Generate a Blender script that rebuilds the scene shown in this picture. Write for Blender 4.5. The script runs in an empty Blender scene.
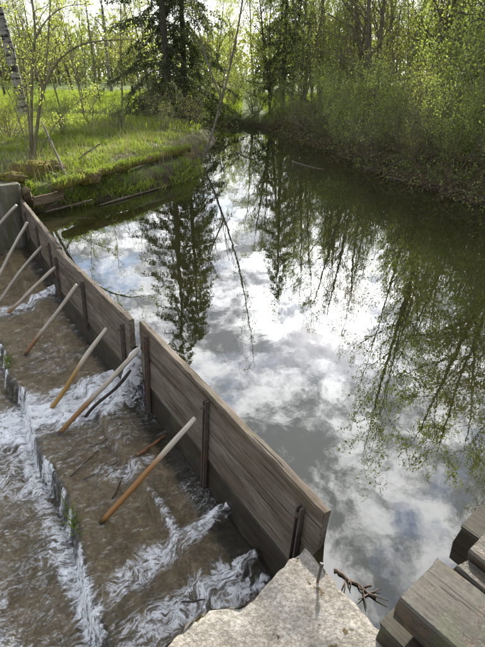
import bpy, bmesh, math, random
import numpy as np
from mathutils import Vector, Matrix, noise as mnoise
R = math.radians
sc = bpy.context.scene
COL = sc.collection

# ------------------------------------------------------------------ camera
PITCH, FPX, CAMZ = R(28.0), 467.0, 2.0
cam = bpy.data.cameras.new('camera'); camo = bpy.data.objects.new('camera', cam); COL.objects.link(camo)
cam.sensor_fit = 'VERTICAL'; cam.sensor_height = 24.0; cam.lens = 24.0 * FPX / 647.0
cam.clip_start = 0.05; cam.clip_end = 2000
camo.location = (0, 0, CAMZ); camo.rotation_euler = (R(90) - PITCH, 0, 0)
sc.camera = camo

# ------------------------------------------------------------------ light
SUN_AZ, SUN_EL = R(12.8), R(24.0)          # azimuth measured from +Y towards +X
sun_dir = Vector((math.sin(SUN_AZ) * math.cos(SUN_EL), math.cos(SUN_AZ) * math.cos(SUN_EL), math.sin(SUN_EL)))
sl = bpy.data.lights.new('sun', 'SUN'); so = bpy.data.objects.new('sun', sl); COL.objects.link(so)
sl.energy = 3.8; sl.angle = R(0.8); sl.color = (1.0, 0.93, 0.82)
so.rotation_euler = (-sun_dir).to_track_quat('-Z', 'Y').to_euler()
so.location = (0, 0, 30)

sc.view_settings.view_transform = 'Standard'; sc.view_settings.look = 'None'
sc.view_settings.gamma = 1.0; sc.view_settings.exposure = 1.85
cy = sc.cycles; cy.max_bounces = 6; cy.diffuse_bounces = 2; cy.glossy_bounces = 3; cy.transmission_bounces = 3; cy.transparent_max_bounces = 8
sc.view_settings.use_curve_mapping = False

class NT:
    """small node-tree helper"""
    def __init__(s, tree): s.t = tree; s.n = tree.nodes; s.l = tree.links
    def add(s, typ, props=None, **ins):
        nd = s.n.new(typ)
        for k, v in (props or {}).items(): setattr(nd, k, v)
        for k, v in ins.items():
            key = int(k[1:]) if k[0] == 'i' and k[1:].isdigit() else k.replace('_', ' ')
            s.set(nd.inputs[key], v)
        return nd
    def set(s, sock, v):
        if isinstance(v, bpy.types.NodeSocket): s.l.new(v, sock)
        elif isinstance(v, (tuple, list)) and len(v) == 3 and sock.type == 'RGBA': sock.default_value = (*v, 1)
        else: sock.default_value = v
    def math(s, op, a, b=0.0, c=None, clamp=False):
        nd = s.n.new('ShaderNodeMath'); nd.operation = op; nd.use_clamp = clamp
        s.set(nd.inputs[0], a); s.set(nd.inputs[1], b)
        if c is not None: s.set(nd.inputs[2], c)
        return nd.outputs[0]
    def vmath(s, op, a, b=None):
        nd = s.n.new('ShaderNodeVectorMath'); nd.operation = op
        s.set(nd.inputs[0], a)
        if b is not None: s.set(nd.inputs[1], b)
        return nd
    def noise(s, vec, scale, detail=5, rough=0.55, dist=0.0, w=None):
        nd = s.n.new('ShaderNodeTexNoise')
        if w is not None: nd.noise_dimensions = '4D'; nd.inputs['W'].default_value = w
        if vec is not None: s.l.new(vec, nd.inputs['Vector'])
        nd.inputs['Scale'].default_value = scale; nd.inputs['Detail'].default_value = detail
        nd.inputs['Roughness'].default_value = rough; nd.inputs['Distortion'].default_value = dist
        return nd
    def ramp(s, fac, stops, interp='LINEAR'):
        nd = s.n.new('ShaderNodeValToRGB'); nd.color_ramp.interpolation = interp
        e = nd.color_ramp.elements
        while len(e) < len(stops): e.new(0.5)
        for el, (p, c) in zip(e, stops):
            el.position = p; el.color = (c, c, c, 1) if isinstance(c, (int, float)) else (*c, 1)
        s.l.new(fac, nd.inputs[0]); return nd.outputs[0]
    def mix(s, fac, a, b, typ='MIX'):
        nd = s.n.new('ShaderNodeMix'); nd.data_type = 'RGBA'; nd.blend_type = typ
        s.set(nd.inputs[0], fac); s.set(nd.inputs[6], a); s.set(nd.inputs[7], b); return nd.outputs[2]
    def mapr(s, v, a, b, c=0.0, d=1.0, smooth=True):
        nd = s.n.new('ShaderNodeMapRange'); nd.interpolation_type = 'SMOOTHSTEP' if smooth else 'LINEAR'
        s.set(nd.inputs[0], v); nd.inputs[1].default_value = a; nd.inputs[2].default_value = b
        nd.inputs[3].default_value = c; nd.inputs[4].default_value = d; return nd.outputs[0]
    def mixs(s, fac, a, b):
        nd = s.n.new('ShaderNodeMixShader'); s.set(nd.inputs[0], fac); s.l.new(a, nd.inputs[1]); s.l.new(b, nd.inputs[2]); return nd.outputs[0]

# sky: clear sky with broken cloud on a flat layer overhead
world = bpy.data.worlds.new('World'); sc.world = world; world.use_nodes = True
w = NT(world.node_tree); w.n.clear()
sky = w.add('ShaderNodeTexSky', {'sky_type': 'NISHITA', 'sun_disc': False, 'sun_elevation': SUN_EL, 'sun_rotation': SUN_AZ,
                                 'air_density': 1.0, 'dust_density': 0.6, 'ozone_density': 1.5})
blue = w.mix(1.0, sky.outputs[0], (0.10, 0.10, 0.10), 'MULTIPLY')
d = w.vmath('NORMALIZE', w.add('ShaderNodeTexCoord').outputs['Generated']).outputs[0]
sep = w.add('ShaderNodeSeparateXYZ', i0=d)
dz = w.math('ADD', w.math('MAXIMUM', sep.outputs[2], 0.0), 0.16)
cp = w.add('ShaderNodeCombineXYZ', X=w.math('DIVIDE', sep.outputs[0], dz), Y=w.math('DIVIDE', sep.outputs[1], dz)).outputs[0]
CLOUD_W = 12.9
n1 = w.noise(cp, 3.0, 12, 0.68, 0.2, CLOUD_W)
n2 = w.noise(cp, 6.5, 12, 0.70, 0.25, CLOUD_W + 7.3)
low = w.mapr(sep.outputs[2], 0.0, 0.16, 1, 0)      # the layer closes up and pales towards the horizon
cover = w.mapr(w.math('ADD', n1.outputs[0], w.math('MULTIPLY', low, 0.10)), 0.37, 0.52)
thick = w.mapr(n2.outputs[0], 0.41, 0.60)
sdot = w.math('MAXIMUM', w.vmath('DOT_PRODUCT', d, tuple(sun_dir)).outputs['Value'], 0.0)
fwd = w.math('POWER', sdot, 6.0)           # thin cloud scatters sunlight forward
fwd2 = w.math('POWER', sdot, 140.0)
lit = w.math('ADD', 1.0, w.math('ADD', w.math('MULTIPLY', fwd, 1.35), w.math('MULTIPLY', fwd2, 6.5)))
ccol = w.mix(w.math('MAXIMUM', thick, w.math('MULTIPLY', low, 0.9)), (0.13, 0.135, 0.145), (0.62, 0.615, 0.61))
ccol = w.mix(1.0, ccol, w.add('ShaderNodeCombineXYZ', X=lit, Y=lit, Z=lit).outputs[0], 'MULTIPLY')
bg = w.add('ShaderNodeBackground', Color=w.mix(cover, blue, ccol), Strength=1.0)
w.l.new(bg.outputs[0], w.add('ShaderNodeOutputWorld').inputs[0])

# ------------------------------------------------------------------ pixel -> place
CP, SP = math.cos(PITCH), math.sin(PITCH)
def ray(px, py):
    r = (px - 242.5) / FPX; u = (323.5 - py) / FPX
    return Vector((r, CP + u * SP, -SP + u * CP))
def onz(px, py, z):
    d = ray(px, py); return Vector((0, 0, CAMZ)) + d * ((z - CAMZ) / d.z)
def ony(px, py, Y):
    d = ray(px, py); return Vector((0, 0, CAMZ)) + d * (Y / d.y)
W0 = onz(318, 515, 0.25); W0.z = 0
_e = onz(135, 322, 0.25); UD = Vector((_e.x - W0.x, _e.y - W0.y, 0)).normalized()   # along the weir
VD = Vector((-UD.y, UD.x, 0))                                                        # downstream
WROT = math.atan2(UD.y, UD.x)
def wp(u, v, z): return Vector((W0.x, W0.y, 0)) + UD * u + VD * v + Vector((0, 0, z))
def touv(p): q = Vector((p[0] - W0.x, p[1] - W0.y, 0)); return q.dot(UD), q.dot(VD)
def onweir(px, py, v):
    d = ray(px, py); o = Vector((0, 0, CAMZ)); b = Vector((W0.x, W0.y, 0)) + VD * v
    return o + d * ((b - o).dot(VD) / d.dot(VD))

# ------------------------------------------------------------------ helpers
def mk(name, V, F, mat=None, parent=None, smooth=False, attrs=None):
    """verts Nx3, faces MxK (K = 3 or 4) or a list of such arrays -> ONE mesh object"""
    me = mesh(name, V, F, mat, smooth, attrs)
    return link(name, me, parent)
def mesh(name, V, F, mat=None, smooth=False, attrs=None):
    V = np.asarray(V, dtype=np.float32).reshape(-1, 3)
    Fs = [np.asarray(f, dtype=np.int32) for f in (F if isinstance(F, list) else [F])]
    Fs = [f for f in Fs if f.size]
    me = bpy.data.meshes.new(name)
    me.vertices.add(len(V)); me.vertices.foreach_set('co', V.ravel())
    tot = np.concatenate([np.full(len(f), f.shape[1], dtype=np.int32) for f in Fs])
    loops = np.concatenate([f.ravel() for f in Fs])
    me.loops.add(len(loops)); me.loops.foreach_set('vertex_index', loops)
    me.polygons.add(len(tot))
    st = np.zeros(len(tot), dtype=np.int32); st[1:] = np.cumsum(tot)[:-1]
    me.polygons.foreach_set('loop_start', st)
    me.polygons.foreach_set('use_smooth', np.full(len(tot), smooth, dtype=bool))
    for k, a in (attrs or {}).items():
        at = me.attributes.new(k, 'FLOAT', 'POINT'); at.data.foreach_set('value', np.asarray(a, dtype=np.float32))
    me.update(calc_edges=True); me.validate()
    if mat: me.materials.append(mat)
    return me
def link(name, me, parent=None):
    o = bpy.data.objects.new(name, me); COL.objects.link(o)
    if parent: o.parent = parent
    return o
def tag(o, label=None, cat=None, group=None, kind=None):
    for k, v in (('label', label), ('category', cat), ('group', group), ('kind', kind)):
        if v: o[k] = v
    return o
def empty(name, loc=(0, 0, 0), rz=0):
    o = bpy.data.objects.new(name, None); o.empty_display_size = 0.2; COL.objects.link(o)
    o.location = loc; o.rotation_euler = (0, 0, rz); return o
def copy_tree(o, parent=None):
    c = o.copy(); COL.objects.link(c); c.parent = parent
    for ch in list(o.children): copy_tree(ch, c)
    return c
def _h(ix, iy, s):
    n = (ix * 374761393 + iy * 668265263 + s * 974634541) & 0xffffffff
    n = ((n ^ (n >> 13)) * 1274126177) & 0xffffffff
    return ((n ^ (n >> 16)) & 0xffff) / 65535.0
def vn(x, y, s=0):
    x = np.asarray(x, float); y = np.asarray(y, float)
    ix = np.floor(x).astype(np.int64); iy = np.floor(y).astype(np.int64)
    fx = x - ix; fy = y - iy; fx = fx * fx * (3 - 2 * fx); fy = fy * fy * (3 - 2 * fy)
    return (_h(ix, iy, s) * (1 - fx) + _h(ix + 1, iy, s) * fx) * (1 - fy) + (_h(ix, iy + 1, s) * (1 - fx) + _h(ix + 1, iy + 1, s) * fx) * fy
def fbm(x, y, o=4, s=0):
    t = 0; a = 0.5; tot = 0
    for k in range(o): t = t + a * vn(x, y, s + k * 17); tot += a; a *= 0.5; x = np.asarray(x) * 2.03 + 5.1; y = np.asarray(y) * 2.03 + 3.7
    return t / tot
def sst(x, a, b): t = np.clip((x - a) / (b - a), 0, 1); return t * t * (3 - 2 * t)
def grid_faces(nx, ny):
    i, j = np.meshgrid(np.arange(nx - 1), np.arange(ny - 1), indexing='ij'); a = (i * ny + j).ravel()
    return np.stack([a, a + ny, a + ny + 1, a + 1], 1)
def tube(pts, rad, n=8, cap=True, jit=0.0, rng=None):
    pts = np.asarray(pts, float); k = len(pts); rad = np.broadcast_to(np.asarray(rad, float), (k,))
    t = np.gradient(pts, axis=0); t /= np.linalg.norm(t, axis=1)[:, None] + 1e-9
    ref = np.array([0.0, 0, 1]) if abs(t[:, 2]).mean() < 0.85 else np.array([1.0, 0, 0])
    a = np.cross(t, ref); a /= np.linalg.norm(a, axis=1)[:, None] + 1e-9; b = np.cross(t, a)
    th = np.arange(n) * 2 * math.pi / n
    rr = rad[:, None] * np.ones((1, n))
    if jit: rr = rr * (1 + (rng or np.random.default_rng(1)).uniform(-jit, jit, (k, n)))
    V = pts[:, None, :] + rr[..., None] * (np.cos(th)[None, :, None] * a[:, None, :] + np.sin(th)[None, :, None] * b[:, None, :])
    V = V.reshape(-1, 3)
    i, j = np.meshgrid(np.arange(k - 1), np.arange(n), indexing='ij'); i = i.ravel(); j = j.ravel(); j2 = (j + 1) % n
    F = np.stack([i * n + j, i * n + j2, (i + 1) * n + j2, (i + 1) * n + j], 1)
    if cap:
        V = np.vstack([V, pts[:1], pts[-1:]]); c0 = k * n; c1 = c0 + 1; j = np.arange(n); j2 = (j + 1) % n
        T = np.concatenate([np.stack([np.full(n, c0), j2, j], 1), np.stack([np.full(n, c1), (k - 1) * n + j, (k - 1) * n + j2], 1)])
        return V, [F, T]
    return V, [F]
class Acc:
    """collects tubes / quads into one mesh"""
    def __init__(s): s.V = []; s.Q = []; s.T = []; s.n = 0; s.A = []
    def add(s, V, Fs, a=0.0):
        V = np.asarray(V, float).reshape(-1, 3)
        for f in Fs:
            if f.size: (s.Q if f.shape[1] == 4 else s.T).append(f + s.n)
        s.V.append(V); s.n += len(V); s.A.append(np.broadcast_to(np.asarray(a, float), (len(V),)))
    def faces(s): return [np.concatenate(x) for x in (s.Q, s.T) if x]
    def verts(s): return np.concatenate(s.V)
    def mesh(s, name, mat, smooth=True): return mesh(name, s.verts(), s.faces(), mat, smooth, {'rnd': np.concatenate(s.A)})

# ------------------------------------------------------------------ materials
def newmat(name):
    m = bpy.data.materials.new(name); m.use_nodes = True; t = NT(m.node_tree); t.n.clear()
    out = t.add('ShaderNodeOutputMaterial'); return m, t, out
def coords(t, scale=(1, 1, 1), kind='Object'):
    return t.add('ShaderNodeMapping', Vector=t.add('ShaderNodeTexCoord').outputs[kind], Scale=scale).outputs[0]
def bump(t, h, strength=0.5, dist=0.01):
    return t.add('ShaderNodeBump', Height=h, Strength=strength, Distance=dist).outputs[0]
def attr(t, name): return t.add('ShaderNodeAttribute', {'attribute_name': name}).outputs['Fac']

def m_simple(name, c1, c2, scale=6, stretch=(1, 1, 1), rough=0.85, bs=0.5, bd=0.01, spec=0.3, c3=None):
    m, t, out = newmat(name); v = coords(t, stretch)
    n = t.noise(v, scale, 8, 0.65).outputs[0]; n2 = t.noise(v, scale * 0.23, 4, 0.6).outputs[0]
    c = t.mix(t.mapr(n, 0.3, 0.7), c1, c2)
    if c3: c = t.mix(t.mapr(n2, 0.48, 0.66), c, c3)
    p = t.add('ShaderNodeBsdfPrincipled', Base_Color=c, Roughness=rough, Normal=bump(t, n, bs, bd))
    p.inputs['Specular IOR Level'].default_value = spec
    t.l.new(p.outputs[0], out.inputs[0]); return m

def m_leaf(name, c1, c2, trans=0.5, objrand=True):
    m, t, out = newmat(name)
    c = t.mix(attr(t, 'rnd'), c1, c2)
    if objrand:
        hs = t.add('ShaderNodeHueSaturation', Color=c, Value=t.math('MULTIPLY_ADD', t.add('ShaderNodeObjectInfo').outputs['Random'], 0.35, 0.82),
                   Hue=t.math('MULTIPLY_ADD', t.add('ShaderNodeObjectInfo').outputs['Random'], 0.03, 0.485)); c = hs.outputs[0]
    a = t.add('ShaderNodeBsdfPrincipled', Base_Color=c, Roughness=0.6); a.inputs['Specular IOR Level'].default_value = 0.25
    b = t.add('ShaderNodeBsdfTranslucent', Color=t.mix(1.0, c, (1.15, 1.2, 0.7), 'MULTIPLY'))
    t.l.new(t.mixs(trans, a.outputs[0], b.outputs[0]), out.inputs[0]); return m

def m_planks(name, dark, mid, lightc, wet=0.0):
    """sawn weathered board, grain along local x"""
    m, t, out = newmat(name)
    tc = t.add('ShaderNodeTexCoord').outputs['Object']
    oi = t.add('ShaderNodeObjectInfo').outputs['Random']
    off = t.add('ShaderNodeCombineXYZ', X=t.math('MULTIPLY', oi, 13.0), Y=0.0, Z=t.math('MULTIPLY', oi, 7.0)).outputs[0]
    v = t.vmath('ADD', tc, off).outputs[0]
    g = t.noise(t.add('ShaderNodeMapping', Vector=v, Scale=(1.3, 26, 26)).outputs[0], 3.2, 9, 0.7, 0.35).outputs[0]
    big = t.noise(t.add('ShaderNodeMapping', Vector=v, Scale=(0.9, 3.0, 3.0)).outputs[0], 2.2, 5, 0.6).outputs[0]
    fine = t.noise(t.add('ShaderNodeMapping', Vector=v, Scale=(3, 90, 90)).outputs[0], 3.0, 3, 0.6).outputs[0]
    c = t.ramp(g, [(0.28, dark), (0.5, mid), (0.74, lightc)])
    c = t.mix(t.mapr(big, 0.35, 0.7), c, t.mix(1.0, c, (0.55, 0.5, 0.42), 'MULTIPLY'))
    # cracks along the grain
    cr = t.mapr(t.noise(t.add('ShaderNodeMapping', Vector=v, Scale=(0.7, 34, 34)).outputs[0], 1.6, 2, 0.5, 0.2).outputs[0], 0.30, 0.36, 1, 0)
    c = t.mix(cr, c, tuple(x * 0.25 for x in dark))
    alg = t.mapr(t.noise(v, 5.0, 7, 0.7).outputs[0], 0.52, 0.66)
    c = t.mix(t.math('MULTIPLY', alg, 0.30 + 0.4 * wet), c, (0.055, 0.062, 0.022))
    h = t.math('SUBTRACT', t.math('ADD', t.math('MULTIPLY', g, 0.7), t.math('MULTIPLY', fine, 0.3)), t.math('MULTIPLY', cr, 0.8))
    if wet > .8:
        sp = t.noise(v, 60, 5, .7).outputs[0]; h = t.math('ADD', h, t.math('MULTIPLY', sp, 1.2))
        c = t.mix(t.math('MULTIPLY', t.mapr(t.noise(v, 9, 6, .7).outputs[0], .5, .62), .5), c, (.10, .055, .025))
    p = t.add('ShaderNodeBsdfPrincipled', Base_Color=c, Roughness=0.85 - 0.62 * wet, Normal=bump(t, h, 0.8, 0.008))
    p.inputs['Specular IOR Level'].default_value = 0.25 + 0.35 * wet
    t.l.new(p.outputs[0], out.inputs[0]); return m

def m_bark(name, c1, c2, c3=(0.06, 0.07, 0.025), birch=False):
    m, t, out = newmat(name); v = coords(t, (1, 1, 0.22))
    n = t.noise(v, 22, 8, 0.7, 0.3).outputs[0]
    c = t.mix(t.mapr(n, 0.3, 0.7), c1, c2)
    mo = t.mapr(t.noise(coords(t), 2.2, 6, 0.65).outputs[0], 0.5, 0.68)
    c = t.mix(t.math('MULTIPLY', mo, 0.6), c, c3)
    if birch:
        b = t.noise(coords(t, (0.5, 0.5, 3.0)), 2.6, 6, 0.7).outputs[0]
        c = t.mix(t.mapr(b, 0.50, 0.56), c, (0.02, 0.018, 0.016))
    p = t.add('ShaderNodeBsdfPrincipled', Base_Color=c, Roughness=0.9, Normal=bump(t, n, 0.7, 0.02))
    p.inputs['Specular IOR Level'].default_value = 0.2
    t.l.new(p.outputs[0], out.inputs[0]); return m

M = {}
M['board'] = m_planks('weathered_board', (0.055, 0.043, 0.032), (0.142, 0.118, 0.092), (0.26, 0.225, 0.185))
M['wetboard'] = m_planks('wet_board', (0.010, 0.008, 0.004), (0.027, 0.020, 0.010), (0.052, 0.040, 0.022), 0.5)
M['timber'] = m_planks('wet_timber', (0.016, 0.013, 0.009), (0.052, 0.045, 0.031), (0.11, 0.098, 0.073), 1.0)
M['oldwood'] = m_planks('rotten_wood', (0.07, 0.05, 0.03), (0.17, 0.13, 0.085), (0.28, 0.22, 0.15))
M['steel'] = m_simple('rusty_steel', (0.045, 0.036, 0.031), (0.095, 0.075, 0.062), 30, rough=0.55, spec=0.5, c3=(0.11, 0.05, 0.022))
M['moss'] = m_simple('moss', (0.045, 0.045, 0.012), (0.19, 0.165, 0.035), 24, rough=1, bs=1.0, bd=0.03, spec=0.1, c3=(0.12, 0.085, 0.05))
M['lichen'] = m_simple('brown_lichen', (0.03, 0.026, 0.010), (0.11, 0.085, 0.03), 60, rough=1, bs=1.0, bd=0.02, spec=0.05)
M['bark'] = m_bark('grey_bark', (0.08, 0.066, 0.052), (0.21, 0.18, 0.15))
M['barkd'] = m_bark('dark_bark', (0.035, 0.028, 0.022), (0.11, 0.092, 0.075))
M['barkg'] = m_bark('olive_bark', (0.085, 0.077, 0.045), (0.22, 0.195, 0.125), (0.08, 0.09, 0.03))
M['birch'] = m_bark('birch_bark', (0.15, 0.14, 0.125), (0.30, 0.285, 0.265), (0.09, 0.09, 0.06), True)
M['leaf'] = m_leaf('spring_leaf', (0.17, 0.23, 0.05), (0.33, 0.40, 0.11), 0.5)
M['leafy'] = m_leaf('yellow_leaf', (0.23, 0.25, 0.06), (0.40, 0.42, 0.13), 0.5)
M['leafo'] = m_leaf('olive_leaf', (0.13, 0.155, 0.045), (0.25, 0.27, 0.09), 0.5)
M['needle'] = m_leaf('needles', (0.025, 0.042, 0.016), (0.085, 0.11, 0.045), 0.3)
M['grass'] = m_leaf('grass_blades', (0.10, 0.145, 0.022), (0.27, 0.33, 0.06), 0.5, False)
M['meadow'] = m_leaf('meadow_blades', (0.16, 0.22, 0.03), (0.30, 0.36, 0.06), 0.5, False)
M['straw'] = m_leaf('dry_straw', (0.17, 0.14, 0.09), (0.38, 0.33, 0.24), 0.3, False)
M['bramble'] = m_leaf('bramble_stem', (0.07, 0.05, 0.035), (0.22, 0.17, 0.12), 0.15, False)
M['redleaf'] = m_leaf('old_bramble_leaf', (0.09, 0.055, 0.03), (0.16, 0.14, 0.05), 0.3, False)
M['twig'] = m_simple('twig', (0.05, 0.036, 0.026), (0.14, 0.105, 0.08), 40, rough=0.8)
M['redstick'] = m_simple('red_brown_stick', (0.12, 0.05, 0.02), (0.26, 0.13, 0.06), 30, (1, 1, 1), rough=0.5)
M['darkstick'] = m_simple('dark_stick', (0.018, 0.013, 0.010), (0.05, 0.038, 0.03), 30, rough=0.45)

# poles: bleached above, wet orange-brown below (local z from foot to top)
def m_pole(i, split, hi=(0.50, 0.44, 0.36), lo=(0.33, 0.155, 0.045)):
    m, t, out = newmat('peeled_pole')
    tc = t.add('ShaderNodeTexCoord').outputs['Object']
    g = t.noise(t.add('ShaderNodeMapping', Vector=tc, Scale=(40, 40, 2.2)).outputs[0], 2.0, 7, 0.65).outputs[0]
    z = t.add('ShaderNodeSeparateXYZ', i0=tc).outputs[2]
    f = t.mapr(t.math('ADD', z, t.math('MULTIPLY', g, 0.16)), split, split + 0.22)
    c = t.mix(f, t.mix(g, lo, tuple(x * 0.55 for x in lo)), t.mix(t.mapr(g, 0.3, 0.7), tuple(x * 0.6 for x in hi), hi))
    foot = t.mapr(t.math('ADD', z, t.math('MULTIPLY', g, 0.05)), 0.03, 0.10, 1, 0)
    c = t.mix(foot, c, (0.035, 0.035, 0.012))
    p = t.add('ShaderNodeBsdfPrincipled', Base_Color=c, Roughness=t.mapr(f, 0, 1, 0.4, 0.75), Normal=bump(t, g, 0.5, 0.004))
    t.l.new(p.outputs[0], out.inputs[0]); return m

def m_concrete(name, base, dark, light, algae=0.3, rough=0.9, lichen=True, st=(1, 1, 1)):
    m, t, out = newmat(name); v = coords(t, st)
    n = t.noise(v, 9, 10, 0.72).outputs[0]; sp = t.noise(v, 70, 6, 0.7).outputs[0]
    vo = t.add('ShaderNodeTexVoronoi', Vector=v, Scale=46.0).outputs['Distance']
    c = t.ramp(n, [(0.28, dark), (0.5, base), (0.72, light)])
    c = t.mix(t.math('MULTIPLY', t.mapr(sp, 0.42, 0.62), 0.75), c, t.mix(1.0, c, (0.42, 0.36, 0.29), 'MULTIPLY'))
    c = t.mix(t.math('MULTIPLY', t.mapr(sp, 0.56, 0.70), 0.6), c, light)
    if lichen:
        l = t.mapr(t.math('ADD', t.noise(v, 15, 3, 0.5, 0, 2.0).outputs[0], t.math('MULTIPLY', sp, 0.22)), 0.735, 0.785)
        c = t.mix(l, c, (0.085, 0.062, 0.018))
        l2 = t.mapr(t.noise(v, 24, 4, 0.6, 0, 5.0).outputs[0], 0.66, 0.70)
        c = t.mix(l2, c, (0.05, 0.04, 0.03))
    al = t.mapr(t.noise(v, 2.6, 6, 0.65, 0, 9.0).outputs[0], 0.45, 0.65)
    c = t.mix(t.math('MULTIPLY', al, algae), c, (0.075, 0.07, 0.025))
    h = t.math('ADD', t.math('MULTIPLY', n, 0.6), t.math('MULTIPLY', t.math('ADD', sp, t.math('MULTIPLY', vo, 0.5)), 0.4))
    p = t.add('ShaderNodeBsdfPrincipled', Base_Color=c, Roughness=rough, Normal=bump(t, h, 1.0, 0.022))
    t.l.new(p.outputs[0], out.inputs[0]); return m
M['pier'] = m_concrete('old_concrete', (0.32, 0.30, 0.265), (0.145, 0.127, 0.105), (0.49, 0.47, 0.43), 0.08)
M['abut'] = m_concrete('wet_concrete', (0.15, 0.145, 0.125), (0.045, 0.042, 0.032), (0.27, 0.26, 0.235), 0.8, lichen=False, st=(1.4, 1.4, .35))
def m_apron():
    m, t, out = newmat('apron_stone'); v = coords(t)
    wv = t.vmath('ADD', v, t.vmath('MULTIPLY', t.noise(v, 6, 4).outputs['Color'], (.12, .12, .12)).outputs[0]).outputs[0]
    n = t.noise(wv, 8, 10, 0.74).outputs[0]; f = t.noise(wv, 38, 8, 0.74).outputs[0]; b = t.noise(wv, 3.1, 6, 0.65, 0, 3.0).outputs[0]
    c = t.ramp(n, [(0.28, (0.13, 0.088, 0.045)), (0.40, (0.41, 0.318, 0.195)), (0.54, (0.58, 0.47, 0.31)), (0.74, (0.74, 0.66, 0.51))])
    c = t.mix(t.mapr(f, 0.40, 0.60), t.mix(1.0, c, (0.60, 0.55, 0.47), 'MULTIPLY'), c)
    c = t.mix(t.math('MULTIPLY', t.mapr(b, 0.46, 0.62), 0.5), c, t.mix(f, (0.045, 0.043, 0.015), (0.20, 0.165, 0.075)))
    # black-green slime with shade painted in along the boards' foot, slime alone on step edges (vertex attribute, uneven)
    sl_ = t.mapr(t.math('ADD', attr(t, 'slime_shade'), t.math('MULTIPLY', t.math('SUBTRACT', n, 0.5), 1.5)), 0.35, 0.75)
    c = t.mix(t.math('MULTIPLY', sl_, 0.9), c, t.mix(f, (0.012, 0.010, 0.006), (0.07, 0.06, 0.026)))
    vo = t.add('ShaderNodeTexVoronoi', Vector=wv, Scale=30.0).outputs['Distance']
    h = t.math('ADD', t.math('MULTIPLY', n, 0.9), t.math('MULTIPLY', t.math('ADD', f, t.math('MULTIPLY', vo, 0.6)), 0.5))
    p = t.add('ShaderNodeBsdfPrincipled', Base_Color=c, Roughness=0.7, Normal=bump(t, h, 1.0, 0.03))
    t.l.new(p.outputs[0], out.inputs[0]); return m
M['apron'] = m_apron()

# ground: soil, litter, low green
def m_ground():
    m, t, out = newmat('ground_soil'); v = coords(t)
    n = t.noise(v, 3.0, 9, 0.7).outputs[0]; f = t.noise(v, 26, 6, 0.7).outputs[0]
    z = t.add('ShaderNodeSeparateXYZ', i0=v).outputs[2]
    soil = t.mix(f, (0.035, 0.026, 0.017), (0.12, 0.092, 0.06))
    green = t.mix(f, (0.045, 0.085, 0.014), (0.12, 0.17, 0.03))
    far = t.mapr(t.add('ShaderNodeSeparateXYZ', i0=v).outputs[1], 20, 30)
    c = t.mix(t.mapr(t.math('ADD', n, t.math('MULTIPLY', far, 0.2)), 0.42, 0.58), soil, green)
    mud = t.mapr(t.math('ADD', z, t.math('MULTIPLY', n, 0.2)), 0.20, 0.42, 1, 0)
    c = t.mix(mud, c, t.mix(f, (0.022, 0.017, 0.010), (0.075, 0.058, 0.034)))
    p = t.add('ShaderNodeBsdfPrincipled', Base_Color=c, Roughness=0.95, Normal=bump(t, f, 1.0, 0.04))
    p.inputs['Specular IOR Level'].default_value = 0.15
    t.l.new(p.outputs[0], out.inputs[0]); return m
M['ground'] = m_ground()

# still water above the weir: strong mirror over dark olive depth
def m_pond():
    m, t, out = newmat('pond_water'); v = coords(t)
    w1 = t.noise(t.add('ShaderNodeMapping', Vector=v, Scale=(1, 0.6, 1)).outputs[0], 1.1, 3, 0.5, 0.3).outputs[0]
    w2 = t.noise(v, 7.0, 3, 0.55, 0.3).outputs[0]
    h = t.math('ADD', t.math('MULTIPLY', w1, 1.0), t.math('MULTIPLY', w2, 0.07))
    nb = bump(t, h, 0.22, 0.016)
    g = t.add('ShaderNodeBsdfGlossy', Color=(0.95, 0.97, 1.0), Roughness=0.004, Normal=nb)
    deep = t.add('ShaderNodeBsdfPrincipled', Base_Color=(0.030, 0.030, 0.011), Roughness=0.8)
    deep.inputs['Specular IOR Level'].default_value = 0.0
    tr = t.add('ShaderNodeBsdfTransparent', Color=(0.42, 0.36, 0.16))
    body = t.mixs(0.55, tr.outputs[0], deep.outputs[0])
    fr = t.add('ShaderNodeFresnel', IOR=2.25, Normal=nb).outputs[0]
    t.l.new(t.mixs(fr, body, g.outputs[0]), out.inputs[0]); return m
M['pond'] = m_pond()

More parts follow.
